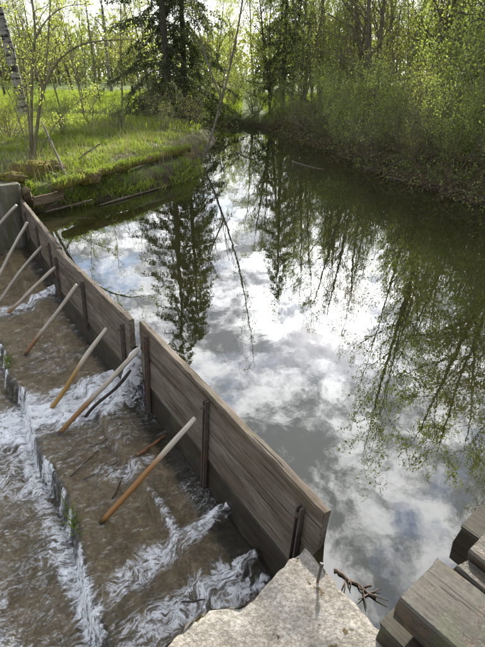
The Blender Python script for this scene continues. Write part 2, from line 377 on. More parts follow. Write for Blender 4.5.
def m_stream():
    m, t, out = newmat('running_water')
    tc = t.add('ShaderNodeTexCoord').outputs['Object']
    a = attr(t, 'foam')
    warp = t.noise(tc, 5.0, 3, 0.5)
    wv = t.vmath('ADD', tc, t.vmath('MULTIPLY', t.vmath('SUBTRACT', warp.outputs['Color'], (0.5, 0.5, 0.5)).outputs[0], (0.22, 0.22, 0.22)).outputs[0]).outputs[0]
    st = t.add('ShaderNodeMapping', Vector=wv, Scale=(1.0, 0.42, 0.35)).outputs[0]
    n1 = t.noise(st, 20, 10, 0.74, 0.35).outputs[0]
    n2 = t.noise(st, 85, 6, 0.75, 0.5).outputs[0]
    def ridge(scale, w_, hw):
        r_ = t.math('ABSOLUTE', t.math('SUBTRACT', t.noise(st, scale, 7, 0.70, 0.45, w_).outputs[0], 0.5)); return t.mapr(r_, 0.0, hw, 1, 0)
    lace = t.math('ADD', t.math('MULTIPLY', ridge(14, 1.0, 0.09), 0.6), t.math('MULTIPLY', ridge(34, 4.0, 0.10), 0.4))
    s = t.math('ADD', t.math('MULTIPLY', n1, 0.42), t.math('ADD', t.math('MULTIPLY', n2, 0.30), t.math('MULTIPLY', lace, 0.30)))
    thr = t.math('SUBTRACT', t.math('ADD', s, t.math('MULTIPLY', a, 0.40)), 0.665)
    mask = t.mapr(thr, -0.03, 0.27)
    h = t.math('ADD', t.math('MULTIPLY', n1, 0.6), t.math('ADD', t.math('MULTIPLY', n2, 0.4), t.math('MULTIPLY', mask, 0.3)))
    nb = bump(t, h, 1.0, 0.06)
    nw = bump(t, t.math('ADD', t.noise(st, 11, 4, 0.55, 0.5).outputs[0], t.math('MULTIPLY', n1, 0.6)), 0.9, 0.05)
    gl = t.add('ShaderNodeBsdfGlossy', Color=(0.9, 0.95, 1.0), Roughness=0.08, Normal=nw)
    tr = t.add('ShaderNodeBsdfTransparent', Color=(0.95, 0.92, 0.84))
    fr = t.add('ShaderNodeFresnel', IOR=1.4, Normal=nw).outputs[0]
    wat = t.mixs(fr, tr.outputs[0], gl.outputs[0])
    fo = t.add('ShaderNodeBsdfPrincipled', Base_Color=t.mix(n2, (0.78, 0.82, 0.88), (0.97, 0.97, 0.98)), Roughness=0.5, Normal=bump(t, h, 0.6, 0.035))
    ft = t.add('ShaderNodeBsdfTranslucent', Color=(0.8, 0.85, 0.92))
    foam = t.mixs(0.08, fo.outputs[0], ft.outputs[0])
    t.l.new(t.mixs(t.math('MULTIPLY', mask, 0.94), wat, foam), out.inputs[0]); return m
M['stream'] = m_stream()

# ------------------------------------------------------------------ terrain
WET = np.array([(-3.45, 7.65), (-2.7, 8.25), (-1.8, 9.2), (-1.3, 10.2), (-0.98, 11.3), (-1.05, 12.6), (-1.15, 15), (-0.98, 17.5), (-2.4, 20.0), (-7, 22.0), (-14, 23),
                (-14, 26), (-7, 25), (-2, 23.6), (0.6, 22.2), (1.5, 20.3), (2.15, 17), (2.85, 14), (3.15, 12), (3.55, 10.1), (4.15, 8.2), (5.4, 6.4), (8, 4.6), (16, 3),
                (16, -8), (-16, -8), (-16, 0.5), (-9.5, 4.4), (-4.2, 7.75)])
def sdist(x, y, P=WET):
    """signed distance to the wet outline: positive on land"""
    x = np.asarray(x, float); y = np.asarray(y, float)
    dmin = np.full(x.shape, 1e9); inside = np.zeros(x.shape, bool)
    for k in range(len(P)):
        a = P[k]; b = P[(k + 1) % len(P)]; e = b - a; L = e @ e
        t = np.clip(((x - a[0]) * e[0] + (y - a[1]) * e[1]) / L, 0, 1)
        dmin = np.minimum(dmin, np.hypot(x - a[0] - t * e[0], y - a[1] - t * e[1]))
        c = (a[1] > y) != (b[1] > y)
        with np.errstate(divide='ignore', invalid='ignore'):
            xi = a[0] + (y - a[1]) / (b[1] - a[1] + 1e-12) * e[0]
        inside ^= c & (x < xi)
    return np.where(inside, -dmin, dmin)
def terrain(x, y):
    x = np.asarray(x, float); y = np.asarray(y, float)
    wob = 0.28 * (fbm(x * 0.9, y * 0.9, 3, 5) - 0.5) * np.clip((y - 8.2) / 2, 0, 1)
    d = sdist(x, y) + wob
    land = 0.05 + 0.30 * sst(d, 0.0, 0.30) + 0.13 * sst(d, 0.3, 1.6) + 0.012 * np.clip(d, 0, 40)
    land = land + 0.16 * (fbm(x * 0.8, y * 0.8, 4, 9) - 0.5) * sst(d, 0.1, 1.5)
    right = sst(x - 0.12 * y, 0.5, 2.5)
    land = land + right * (0.20 * sst(d, 0.05, 0.8) + 0.25 * sst(d, 1, 5))
    bed = -0.02 - 0.55 * sst(-d, 0.0, 0.9) - 0.35 * sst(-d, 0.5, 2.5)
    u = (x - W0.x) * UD.x + (y - W0.y) * UD.y; v = (x - W0.x) * VD.x + (y - W0.y) * VD.y
    bed = np.where(v > -0.3, np.minimum(bed, -1.15), bed)
    return np.where(d > 0, land, bed)
def axis(lo, hi, f0, f1, fine, grow=1.12):
    mid = list(np.arange(f0, f1 + 1e-6, fine)); s = fine; a = f0
    left = []
    while a > lo: s *= grow; a -= s; left.append(a)
    s = fine; a = f1; rightp = []
    while a < hi: s *= grow; a += s; rightp.append(a)
    return np.array(left[::-1] + mid + rightp)
gx = axis(-400, 400, -7.5, 7.0, 0.11); gy = axis(-60, 700, 6.8, 18.0, 0.11)
X, Y = np.meshgrid(gx, gy, indexing='ij'); Z = terrain(X, Y)
ground = mk('ground', np.stack([X, Y, Z], -1).reshape(-1, 3), grid_faces(len(gx), len(gy)), M['ground'], smooth=True)
tag(ground, kind='structure')
def gz(x, y): return float(terrain(np.array([x]), np.array([y]))[0])

# still water: everything upstream of the boards, running under the banks
pv = 0.055
_j = [touv(onz(x_, y_, .25)) for x_, y_ in ((125, 321), (52, 249), (18, 199))]; pv = -0.045
pts = [wp(-3.2, .10, 0), wp(-0.03, .10, 0), wp(0.0, pv, 0), wp(touv(_e)[0], pv, 0)] + [wp(a_, b_ + pv, 0) for a_, b_ in _j] + [wp(8.2, pv, 0), Vector((-14.5, 19, 0)), Vector((-14.5, 27, 0)), Vector((6, 27, 0)), Vector((17, 6, 0)), Vector((17, -3, 0))]
pts[8] = Vector((-9.0, 17, 0)); pts.insert(9, Vector((-14.5, 21, 0))); _n = len(pts)
_bm = bmesh.new(); _bm.faces.new([_bm.verts.new(p) for p in pts]); bmesh.ops.triangulate(_bm, faces=list(_bm.faces), ngon_method='EAR_CLIP')
bmesh.ops.recalc_face_normals(_bm, faces=list(_bm.faces))
for f_ in _bm.faces:
    if f_.normal.z < 0: f_.normal_flip()
_pm = bpy.data.meshes.new('pond_water'); _bm.to_mesh(_pm); _bm.free(); _pm.materials.append(M['pond']); pond = link('pond_water', _pm)
tag(pond, kind='structure')

# ------------------------------------------------------------------ spillway apron and running water (weir frame: x along, y downstream)
def frame(o): o.location = (W0.x, W0.y, 0); o.rotation_euler = (0, 0, WROT); return o
def edge1(u): return 0.375 + 0.05 * (fbm(u * 2.3, u * 0 + 1.5, 4, 31) - 0.5)
def edge2(u): return 0.90 + 0.20 * (fbm(u * 1.7, u * 0 + 4.5, 5, 37) - 0.5)
def bedz(u, v):
    z = -0.545 - 0.075 * sst(v - edge1(u), 0.0, 0.03) - 0.02 * np.clip(v - 0.37, 0, 0.6) - 0.25 * sst(v - edge2(u), 0.0, 0.05)
    low = sst(v - edge2(u), 0, 0.1)
    z = z + 0.030 * (fbm(u * 6, v * 6, 4, 41) - 0.5) + low * (0.10 * (fbm(u * 2.4, v * 2.0, 3, 43) - 0.5) - 0.03 * (v - 0.9))
    return z
gu = np.arange(-1.6, 8.0, 0.022); gv = np.arange(-0.02, 3.6, 0.016)
U, V = np.meshgrid(gu, gv, indexing='ij')
apron = mk('spillway_apron', np.stack([U, V, bedz(U, V)], -1).reshape(-1, 3), grid_faces(len(gu), len(gv)), M['apron'], smooth=True, attrs={'slime_shade': np.maximum(1 - sst(V, 0.04, 0.30), 0.8 * np.exp(-((V - edge2(U) - .03) / .07) ** 2)).ravel()})  # band by the boards mixes algae with their shade, painted into the colour
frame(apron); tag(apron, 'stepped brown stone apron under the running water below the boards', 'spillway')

def px_uv(px, py, z): p = onz(px, py, z); return touv(p)
plumes = []      # (list of (u, v, half width, strength))
def plume(*pts): plumes.append([(*px_uv(x, y, z), wd, s) for x, y, z, wd, s in pts])
plumes.append([((touv(onz(125, 321, .25))[0] + touv(_e)[0]) / 2, -.1, .08, .9), ((touv(onz(125, 321, .25))[0] + touv(_e)[0]) / 2, .3, .13, 1.0)])
plume((133, 372, -.52, .09, 1.0), (112, 392, -.55, .20, 1.0), (85, 408, -.58, .26, .95), (40, 418, -.62, .32, .95), (10, 430, -.8, .4, .9), (-30, 445, -.82, .45, .7))
plume((118, 372, -.52, .08, .9), (95, 385, -.55, .16, .8), (60, 395, -.6, .16, .75))
plume((228, 512, -.52, .05, .8), (212, 522, -.53, .07, .85), (180, 545, -.56, .09, .62), (150, 560, -.60, .14, .66), (120, 590, -.62, .14, .45))
plume((250, 562, -.52, .05, .8), (225, 580, -.54, .12, .72), (195, 600, -.58, .15, .62), (170, 615, -.6, .16, .58), (140, 640, -.62, .18, .5))
plume((150, 492, -.56, .03, .4), (168, 520, -.58, .04, .65), (180, 545, -.58, .05, .7))
plume((150, 462, -.55, .06, .5), (125, 475, -.58, .10, .5), (100, 470, -.6, .1, .35))
plume((62, 287, -.52, .09, .8), (38, 302, -.58, .16, .8), (15, 312, -.62, .2, .6), (-10, 320, -.7, .2, .5))
plume((262, 580, -.52, .06, .7), (235, 600, -.55, .1, .7), (215, 625, -.56, .1, .7))
foot = [(30, 430, .9), (42, 480, .75), (58, 525, .45), (72, 560, .75), (90, 600, .8), (104, 640, .8)]
plumes.append([(*px_uv(x - 8, y, -.84), 0.10, s) for x, y, s in foot])
def foam_int(U, V):
    a = np.zeros(U.shape)
    for P in plumes:
        for (u0, v0, w0, s0), (u1, v1, w1, s1) in zip(P[:-1], P[1:]):
            ex, ey = u1 - u0, v1 - v0; L = ex * ex + ey * ey + 1e-9
            t = np.clip(((U - u0) * ex + (V - v0) * ey) / L, 0, 1)
            dd = np.hypot(U - u0 - t * ex, V - v0 - t * ey) / (w0 + (w1 - w0) * t)
            a = np.maximum(a, (s0 + (s1 - s0) * t) * (1 - sst(dd, 0.25, 1.25)))
    low = sst(V - edge2(U), 0.0, 0.12)
    patch = sst(fbm(U * 1.8, V * 1.3, 3, 61), 0.40, 0.62)
    a = np.maximum(a, low * (0.16 + 0.36 * patch))
    fall = sst(V - edge2(U), -0.02, 0.01) * (1 - sst(V - edge2(U), 0.05, 0.09))
    a = np.maximum(a, fall * (0.15 + 0.55 * sst(vn(U * 14, V * 0 + 2, 71), 0.45, 0.8)))
    a = np.maximum(a, 0.22 * sst(fbm(U * 3, V * 2, 3, 67), 0.5, 0.7))
    return a
U2G = touv(onz(125, 321, .25))[0]; UEG = touv(_e)[0]
gu = np.arange(-1.55, 7.9, 0.015); gv = np.concatenate([np.arange(-0.055, 0.8, 0.015), np.arange(0.8, 1.12, 0.008), np.arange(1.12, 3.55, 0.016)])
U, V = np.meshgrid(gu, gv, indexing='ij'); FO = foam_int(U, V)
bz = -0.545 - 0.075 * sst(V - edge1(U), -0.02, 0.07) - 0.02 * np.clip(V - 0.37, 0, .6) - 0.23 * sst(V - edge2(U), 0.0, 0.075)
lowm = sst(V - edge2(U), 0, 0.12)
wu = U + 0.10 * (fbm(U * 5, V * 5, 3, 81) - .5); wv_ = V + 0.16 * (fbm(U * 5, V * 5, 3, 83) - .5)
rip = fbm(wu * 15, wv_ * 9, 4, 85) - 0.5
WZ = bz + 0.022 + lowm * 0.055 + (0.018 + 0.022 * lowm) * rip * 1.6 + FO * (0.085 * (fbm(wu * 24, wv_ * 13, 5, 87) - 0.36)) + 0.015 * FO
_gu = (U2G + UEG) / 2
WZ = WZ + 0.50 * np.exp(-((U - _gu) / 0.06) ** 2) * (1 - sst(V, 0.0, 0.32))
for _lx, _ly in ((228, 512), (250, 562), (62, 287)):
    _u, _v = px_uv(_lx, _ly, -.5); WZ = WZ + 0.07 * np.exp(-((U - _u) / 0.06) ** 2) * (1 - sst(V, 0.05, 0.25))
stream = mk('stream_water', np.stack([U, V, WZ], -1).reshape(-1, 3), grid_faces(len(gu), len(gv)), M['stream'], smooth=True, attrs={'foam': FO.ravel()})
frame(stream); tag(stream, kind='structure')

# ------------------------------------------------------------------ weir panels
def plank_mesh(name, L, H, T, mat, seed, ragged=0.006, end=0.86, sx=None):
    """board from x=0..L, z=0..H, y=-T/2..T/2 with worn edges"""
    rng = np.random.default_rng(seed); ns = sx or max(8, int(L / 0.07)); bev = min(0.008, T * 0.2)
    prof = [(-T/2 + bev, 0), (T/2 - bev, 0), (T/2, bev), (T/2, H * .33), (T/2, H * .66), (T/2, H - bev), (T/2 - bev, H), (-T/2 + bev, H), (-T/2, H - bev), (-T/2, H * .5), (-T/2, bev)]
    prof = np.array(prof); k = len(prof); xs = np.linspace(0, L, ns)
    V = np.zeros((ns, k, 3))
    for i, x in enumerate(xs):
        V[i, :, 0] = x; V[i, :, 1] = prof[:, 0]; V[i, :, 2] = prof[:, 1]
    q = fbm(xs * 3.0, xs * 0 + seed, 4, seed) - .5; q2 = fbm(xs * 9.0, xs * 0 + seed + 3, 3, seed + 1) - .5
    bowf = (fbm(xs * 0.8, xs * 0 + seed + 7, 2, seed + 2) - .5) * 0.012
    V[:, :, 1] += bowf[:, None] + rng.normal(0, 0.0012, (ns, k))
    top = prof[:, 1] > H * .6; bot = prof[:, 1] < H * .3
    V[:, top, 2] += (q * ragged * 2.2 + q2 * ragged * 2.4)[:, None]; V[:, bot, 2] += (q2 * ragged * 1.5)[:, None]
    V[0, :, 0] += rng.normal(0, 0.004, k) ; V[-1, :, 0] += rng.normal(0, 0.004, k)
    # round the two ends a little
    V[0, :, 1] *= end; V[-1, :, 1] *= end
    i, j = np.meshgrid(np.arange(ns - 1), np.arange(k), indexing='ij'); i = i.ravel(); j = j.ravel(); j2 = (j + 1) % k
    F = np.stack([i * k + j, i * k + j2, (i + 1) * k + j2, (i + 1) * k + j], 1)
    P = V.reshape(-1, 3); c = np.array([[0, 0, H / 2], [L, 0, H / 2]]); c0 = len(P); j = np.arange(k); j2 = (j + 1) % k
    T_ = np.concatenate([np.stack([np.full(k, c0), j2, j], 1), np.stack([np.full(k, c0 + 1), (ns - 1) * k + j, (ns - 1) * k + j2], 1)])
    return mesh(name, np.vstack([P, c]), [F, T_], mat, False)
def bm_obj(name, build, mat, parent=None, bevel=0.0, smooth=False):
    bm = bmesh.new(); build(bm)
    if bevel: bmesh.ops.bevel(bm, geom=list(bm.edges), offset=bevel, segments=2, affect='EDGES', profile=0.6)
    me = bpy.data.meshes.new(name); bm.to_mesh(me); bm.free(); me.materials.append(mat)
    if smooth: me.polygons.foreach_set('use_smooth', [True] * len(me.polygons))
    return link(name, me, parent)
def addbox(bm, x0, x1, y0, y1, z0, z1):
    m = Matrix.Translation(((x0 + x1) / 2, (y0 + y1) / 2, (z0 + z1) / 2)) @ Matrix.Diagonal((x1 - x0, y1 - y0, z1 - z0, 1))
    return bmesh.ops.create_cube(bm, size=1.0, matrix=m)
def addcyl(bm, p, axis, r, h, n=10, r2=None):
    q = Vector(axis).to_track_quat('Z', 'Y').to_matrix().to_4x4()
    return bmesh.ops.create_cone(bm, cap_ends=True, segments=n, radius1=r, radius2=r if r2 is None else r2, depth=h, matrix=Matrix.Translation(p) @ q)

BASE = -0.60
def weir_panel(a, b, heights, brackets, seed, label, T=0.055, top=0.25, tilt=4.0, bw=1.0, bz=0.05):
    (u0, v0), (u1, v1) = a, b
    P0 = wp(u0, v0, 0); P1 = wp(u1, v1, 0); L = (P1 - P0).length
    e = empty('weir_panel', (P0.x, P0.y, BASE)); e.rotation_euler = Matrix.Rotation(math.atan2((P1 - P0).y, (P1 - P0).x), 3, 'Z').to_euler()
    e.rotation_mode = 'XYZ'
    e.rotation_euler.x = R(tilt)            # foot set a little further downstream than the top
    H = top - BASE; z = H; n = len(heights)
    for k, hh in enumerate(heights):
        z -= hh; wet = k >= 2
        pm = plank_mesh('plank', L - 0.01 * (k % 2) - 0.012 * k, hh - 0.005, T - (0.006 if k % 2 else 0) + (0.004 if wet else 0), M['wetboard' if wet else 'board'], seed * 10 + k,
                        0.011 if k == 0 else 0.006)
        o = link('plank', pm, e); o.location = (0.006 * k, (0.0, 0.0035, -0.006, 0.002)[k], z)
        if wet: o['label'] = 'dark wet plank at the foot of the boards'
    yb = T / 2 + 0.004
    for bx_, ztop in brackets:
        def bld(bm, bx_=bx_, ztop=ztop):
            zt = ztop - BASE
            addbox(bm, bx_ - 0.024 * bw, bx_ - 0.013 * bw, yb, yb + 0.034 * bw, bz, zt)
            addbox(bm, bx_ + 0.013 * bw, bx_ + 0.024 * bw, yb, yb + 0.034 * bw, bz, zt - 0.01)
            addbox(bm, bx_ - 0.0125 * bw, bx_ + 0.0125 * bw, yb, yb + 0.008, bz, zt - 0.03)
        br = bm_obj('bracket', bld, M['steel'], e, 0.002)
        br['label'] = 'rusty steel channel post clamping the planks'
        bm_obj('bolt', lambda bm: (addcyl(bm, (bx_, yb + 0.018, ztop - BASE - 0.05), (0, 1, 0), 0.015, 0.036, 6), addcyl(bm, (bx_, yb + 0.045, ztop - BASE - 0.05), (0, 1, 0), 0.007, 0.02, 8)), M['steel'], br)
    return tag(e, label, 'weir boards', 'board panels of the weir')
U2, V2 = touv(onz(125, 321, .25)); U3, V3 = touv(onz(52, 249, .25)); U4, V4 = touv(onz(18, 199, .25))
bu = lambda px, py, v=0.06: touv(onweir(px, py, v))[0]
UE = touv(_e)[0]
weir_panel((0, 0), (UE, 0), (0.27, 0.26, 0.32), [(bu(289, 515), 0.175), (bu(196, 405), 0.205), (bu(138, 345), 0.21)], 3,
           'nearest and longest plank panel of the weir, beside the concrete pier', bw=.82)
weir_panel((U2, V2), (U3, V3), (0.26, 0.25, 0.34), [(0.12, 0.17), (bu(80, 292, .12) - U2, 0.19), (bu(57, 268, .12) - U2 - .02, 0.16)], 5,
           'middle plank panel of the weir, behind the gap where water pours through', bw=.75, bz=.25)
weir_panel((U3 + 0.03, V3 - 0.05), (U4, V4), (0.24, 0.25, 0.34), [(0.5, 0.17), (1.35, 0.17), (2.3, 0.16)], 8,
           'farthest plank panel of the weir, ending at the mossy abutment', tilt=3.0, bw=.7, bz=.3)

# ------------------------------------------------------------------ poles propping the boards
def pole(top, foot, r, mat, label, name='prop_pole', cat='pole', group='peeled poles propping the weir', bend=0.014, n=9, seed=1):
    d = Vector(top) - Vector(foot); L = d.length; rng = np.random.default_rng(seed)
    zz = np.linspace(0, L, 12); bx = bend * np.sin(zz / L * math.pi) * rng.uniform(-1, 1) ; by = bend * np.sin(zz / L * 2.2 * math.pi) * rng.uniform(-1, 1)
    P = np.stack([bx, by, zz], 1); rr = r * (1.06 - 0.14 * zz / L) * (1 + .05 * np.sin(zz * 17 + seed)); rr[0] *= 0.8; rr[-1] *= 0.9
    Vv, Ff = tube(P, rr, n, True, 0.09, rng)
    o = mk(name, Vv, Ff, mat, None, True)
    o.location = foot; o.rotation_mode = 'QUATERNION'; o.rotation_quaternion = d.to_track_quat('Z', 'Y')
    return tag(o, label, cat, group)
poles = [((195, 418), (100, 521), .0185, .62, 'nearest propping pole, bleached above and orange brown below, foot on bare slab'),
         ((138, 350), (58, 432), .0205, .45, 'pole propped at the gap, its lower half orange brown in white water'),
         ((106, 328), (48, 409), .020, .48, 'pole leaning on the near end of the middle panel, foot in foam'),
         ((77, 285), (24, 353), .020, .30, 'pole on the middle panel with its foot standing on dry stone'),
         ((55, 267), (5, 313), .020, .20, 'short pole at the joint of the middle and farthest panels'),
         ((41, 246), (-28, 308), .020, .15, 'third pole from the far abutment, cut by the left picture edge'),
         ((27, 222), (-26, 296), .023, .15, 'second pole from the far abutment, steep and grey'),
         ((16, 205), (-30, 257), .023, .15, 'farthest pole, beside the mossy abutment')]
for k, (tp, ft, r, split, lab) in enumerate(poles):
    vv = 0.085 if k < 2 else (0.15 + (0.0 if k < 5 else -0.03))
    a = onweir(*tp, vv)
    f = onz(*ft, -0.60); fu, fv = touv(f); f.z = float(bedz(np.array([fu]), np.array([fv]))[0]) + 0.004
    q_ = (1.0, .92, 1.05, .85, .95, .8, .9, 1.0)[k]; pole(a, f, r, m_pole(k, split, (.50 * q_, .44 * q_, .36 * q_), (.33 * q_, .155 * q_ + .02 * (k % 3), .045 + .015 * (k % 2))), lab, seed=20 + k)
def onbed(px, py):
    z = -0.6
    for _ in range(6):
        p = onz(px, py, z); u, v = touv(p); z = float(bedz(np.array([u]), np.array([v]))[0]) + 0.012
    return onz(px, py, z)
pole(onweir(131, 371, 0.12), onbed(84, 419), .014, M['darkstick'], 'thin dark wet stick under the pole at the gap', 'dark_stick', 'stick', 'loose sticks', 0.02, 7, 5)
def loose(px, rad, mat, label, name='stick', z=None, twigs=0, seed=1, cat='stick', lift=0.012):
    P = [onbed(*q) if z is None else onz(*q, z) for q in px]
    P = np.array([[p.x, p.y, p.z + lift] for p in P]); rng = np.random.default_rng(seed)
    A = Acc(); c = P[0].copy(); P = P - c
    tt = np.linspace(0, 1, 10); Q = np.stack([np.interp(tt, np.linspace(0, 1, len(P)), P[:, i]) for i in range(3)], 1)
    Q[1:-1] += rng.normal(0, rad * 0.5, (8, 3)) * (1, 1, .3)
    A.add(*tube(Q, rad * (1 - 0.5 * tt), 7, True, 0.08, rng))
    for k in range(twigs):
        i = rng.integers(2, 9); s = Q[i]; dd = (Q[i] - Q[i - 1]); dd /= np.linalg.norm(dd) + 1e-9
        s2 = rng.choice([-1, 1]); pe = np.array([-dd[1], dd[0], 0]) * s2
        e1 = s + (dd * rng.uniform(-.3, 1) + pe * rng.uniform(.3, 1) + np.array([0, 0, rng.uniform(0, .25)])) * rng.uniform(.015, .09)
        A.add(*tube(np.array([s, (s + e1) / 2 + rng.normal(0, .004, 3), e1]), [rad * .45, rad * .35, rad * .2], 5))
    o = link(name, A.mesh(name, mat)); o.location = c; return tag(o, label, cat, 'loose sticks')
loose([(122, 469), (140, 455), (166, 436)], .017, M['redstick'], 'short red brown stick lying on the wet slab', seed=2)
loose([(112, 500), (128, 470), (140, 452)], .006, M['darkstick'], 'thin dark twig lying under the nearest pole', seed=3)
loose([(178, 604), (210, 600), (242, 593)], .006, M['darkstick'], 'thin brown twig caught in the foam by the pier', seed=4)
loose([(258, 556), (262, 545)], .008, M['redstick'], 'rusty brown splinter at the foot of the nearest boards', seed=8)
for k, q in enumerate([[(70, 478), (95, 455), (108, 440)], [(78, 452), (102, 444), (118, 430)], [(82, 482), (104, 470), (120, 462)]]):
    loose(q, .0045, M['darkstick'], ['fine dark rootlet on the slab, lowest of three', 'fine dark rootlet on the slab, topmost of three', 'fine dark rootlet on the slab, nearest the red brown stick'][k], 'rootlet', seed=30 + k)
loose([(334, 571), (347, 580), (376, 599)], .009, M['twig'], 'knobbly dead twig floating on the pond beside the pier', z=0.0, twigs=14, seed=6, lift=0.006)
loose([(292, 162), (305, 166), (324, 170)], .022, M['twig'], 'pale dead branch floating in mid pond', z=0.0, twigs=5, seed=7, lift=0.01)
loose([(363, 169), (372, 170), (381, 172)], .02, M['twig'], 'short pale log at the foot of the right bank', z=0.0, twigs=1, seed=11, lift=0.02)
loose([(388, 178), (402, 181), (416, 184)], .022, M['twig'], 'longer pale log at the foot of the right bank', z=0.0, twigs=2, seed=12, lift=0.02)
loose([(236, 152), (252, 160), (258, 158)], .012, M['twig'], 'small twig sticking out of the channel by the far bank', z=0.0, twigs=3, seed=14, lift=0.01)

# ------------------------------------------------------------------ concrete pier
def pier():
    zt = 0.12
    out = [onz(305, 547, zt), onz(262, 585, zt), onz(247, 598, zt), onz(228, 600, zt), onz(209, 602, zt - .01), onz(185, 622, zt - .02), onz(165, 643, zt - .03), onz(120, 690, zt - .05)]
    out = [Vector((p.x, p.y, zt)) for p in out]
    out += [wp(-0.9, 1.15, zt), wp(-2.4, 1.15, zt), wp(-2.4, 0.075, zt), wp(-1.2, 0.075, zt), onz(380, 630, zt)]
    c = Vector((0.05, 0.9, zt))
    # resample the outline, then rings to the centre, then a skirt
    ring = []
    for a, b in zip(out, out[1:] + out[:1]):
        n = max(1, int((b - a).length / 0.03))
        for i in range(n): ring.append(a.lerp(b, i / n))
    K = len(ring); V = []; steps = [0.0, 0.04, 0.1, 0.18, 0.28, 0.4, 0.54, 0.7, 0.86]
    rows = []
    for z_ in (-0.9, -0.6, -0.35, -0.12, -0.05, -0.012): rows.append([(p.x + (p.x - c.x) * 0.05 * max(0, -z_), p.y + (p.y - c.y) * 0.05 * max(0, -z_), zt + z_) for p in ring])
    for s in steps: rows.append([tuple(p.lerp(c, s * 0.98 + 0.012)) for p in ring])
    for r_, row in enumerate(rows):
        for (x, y, z) in row:
            q = Vector((x * 7, y * 7, z * 7)); n1 = mnoise.fractal(q, 1.0, 2.0, 5); n2 = mnoise.fractal(q * 4.1, 1.0, 2.0, 4)
            uu, vv = touv((x, y))
            low = -0.055 * float(sst(vv - 0.30 - 0.1 * (uu + 0.2), -0.06, 0.10)) if r_ >= 5 else 0     # the part towards the stream sits lower
            chip = -0.02 * max(0, n1) if 4 <= r_ <= 7 else 0
            V.append((x + 0.010 * n1, y + 0.010 * n2, z + 0.012 * n1 + 0.006 * n2 + low + chip))
    nr = len(rows); F = []
    for i in range(nr - 1):
        for j in range(K): F.append((i * K + j, i * K + (j + 1) % K, (i + 1) * K + (j + 1) % K, (i + 1) * K + j))
    V.append((c.x, c.y, zt - 0.03)); cc = len(V) - 1
    T = [((nr - 1) * K + j, (nr - 1) * K + (j + 1) % K, cc) for j in range(K)]
    o = mk('concrete_pier', V, [np.array(F), np.array(T)], M['pier'], None, True)
    tag(o, 'sunlit pale concrete pier with lichen spots at the near end of the weir', 'pier')
    b = onz(319, 577, zt + 0.012)
    bo = bm_obj('nail', lambda bm: (addcyl(bm, (0, 0, .02), (0.25, .5, 1), .006, .075, 8), addcyl(bm, (0.010, .019, .057), (0.25, .5, 1), .009, .008, 8)), M['steel'], o)
    bo.location = b; bo['label'] = 'rusty nail standing in the concrete'
    return o
pier()

# ------------------------------------------------------------------ sluice timbers at lower right (parallel to the weir)
def timber(corner_px, z, width, thick, length, mat, label, name='timber_beam', seed=1, bolt=False, shift=0.0):
    """top corner nearest the downstream side given by a pixel; runs back along -UD"""
    p = onz(*corner_px, z); bdir = -UD
    me = plank_mesh(name, length, thick, width, mat, seed, 0.005, 0.985)
    o = link(name, me); ang = math.atan2(bdir.y, bdir.x) + R(5)
    ctr = p + Vector((-math.sin(ang), math.cos(ang), 0)) * (width / 2); o.location = (ctr.x, ctr.y, z - thick); o.rotation_euler = (0, 0, ang)
    tag(o, label, 'timber beam', 'wet timbers of the sluice'); return o
tA = timber((399, 597), 0.40, 0.25, 0.13, 1.7, M['timber'], 'broad wet timber beam nearest the concrete pier, glossy and worn', seed=41)
tB = timber((456, 569), 0.375, 0.075, 0.10, 1.55, M['timber'], 'narrow wet timber strip between the two broad beams', seed=42)
tC = timber((469, 550), 0.41, 0.17, 0.13, 1.6, M['timber'], 'broad wet timber beam with a bolt hole at the right picture edge', seed=43)
tD = timber((460, 526), 0.30, 0.42, 0.22, 1.6, M['wetboard'], 'dark mossy timber beam reaching out farthest over the pond', seed=44)
tE = timber((379, 626), 0.22, 0.30, 0.14, 1.5, M['wetboard'], 'dark olive timber lying lower, under the broad beam by the pier', seed=45)
ho = bm_obj('bolt_hole', lambda bm: addcyl(bm, (0.16, 0.02, 0.131), (0, 0, 1), .03, .004, 16), M['darkstick'], tC); ho['label'] = 'round dark bolt hole'
# posts that carry them, standing on the pond bed beyond the picture
for k, (uu, vv, top) in enumerate(((-1.0, -0.10, 0.07), (-1.15, -0.42, 0.12))):
    q = wp(uu, vv, 0); me = plank_mesh('timber_post', 1.35 + top, 0.18, 0.18, M['wetboard'], 60 + k)
    o = link('timber_post', me); o.location = (q.x, q.y, -1.35); o.rotation_euler = (0, -R(90), WROT)
    tag(o, ['square dark post under the broad beam by the pier', 'square dark post under the mossy beam'][k], 'post', 'wet timbers of the sluice')

# ------------------------------------------------------------------ far abutment and timber bank edging
def rough_block(name, x0, x1, y0, y1, z0, z1, mat, loc, rz, amp=0.02, seg=14, f=5.0, parent=None):
    def bld(bm):
        addbox(bm, x0, x1, y0, y1, z0, z1)
        bmesh.ops.bevel(bm, geom=list(bm.edges), offset=0.02, segments=2, affect='EDGES')
        bmesh.ops.subdivide_edges(bm, edges=[e for e in bm.edges if e.calc_length() > 0.12], cuts=seg, use_grid_fill=True)
        for v in bm.verts:
            q = v.co * f + Vector(loc); v.co += Vector((mnoise.noise(q), mnoise.noise(q + Vector((9, 3, 1))), mnoise.noise(q + Vector((2, 7, 5))))) * amp
    o = bm_obj(name, bld, mat, parent, smooth=True); o.location = loc; o.rotation_euler = (0, 0, rz); return o
e4 = wp(U4 + .02, V4, 0)
ab = rough_block('concrete_abutment', -0.35, 0.45, -0.10, 2.6, -1.2, 0.47, M['abut'], (e4.x, e4.y, 0), WROT, 0.025, 12)
ab.location = wp(U4 + 0.36, V4 + 0.02, 0)
tag(ab, 'grey mossy concrete abutment at the far end of the weir', 'abutment')
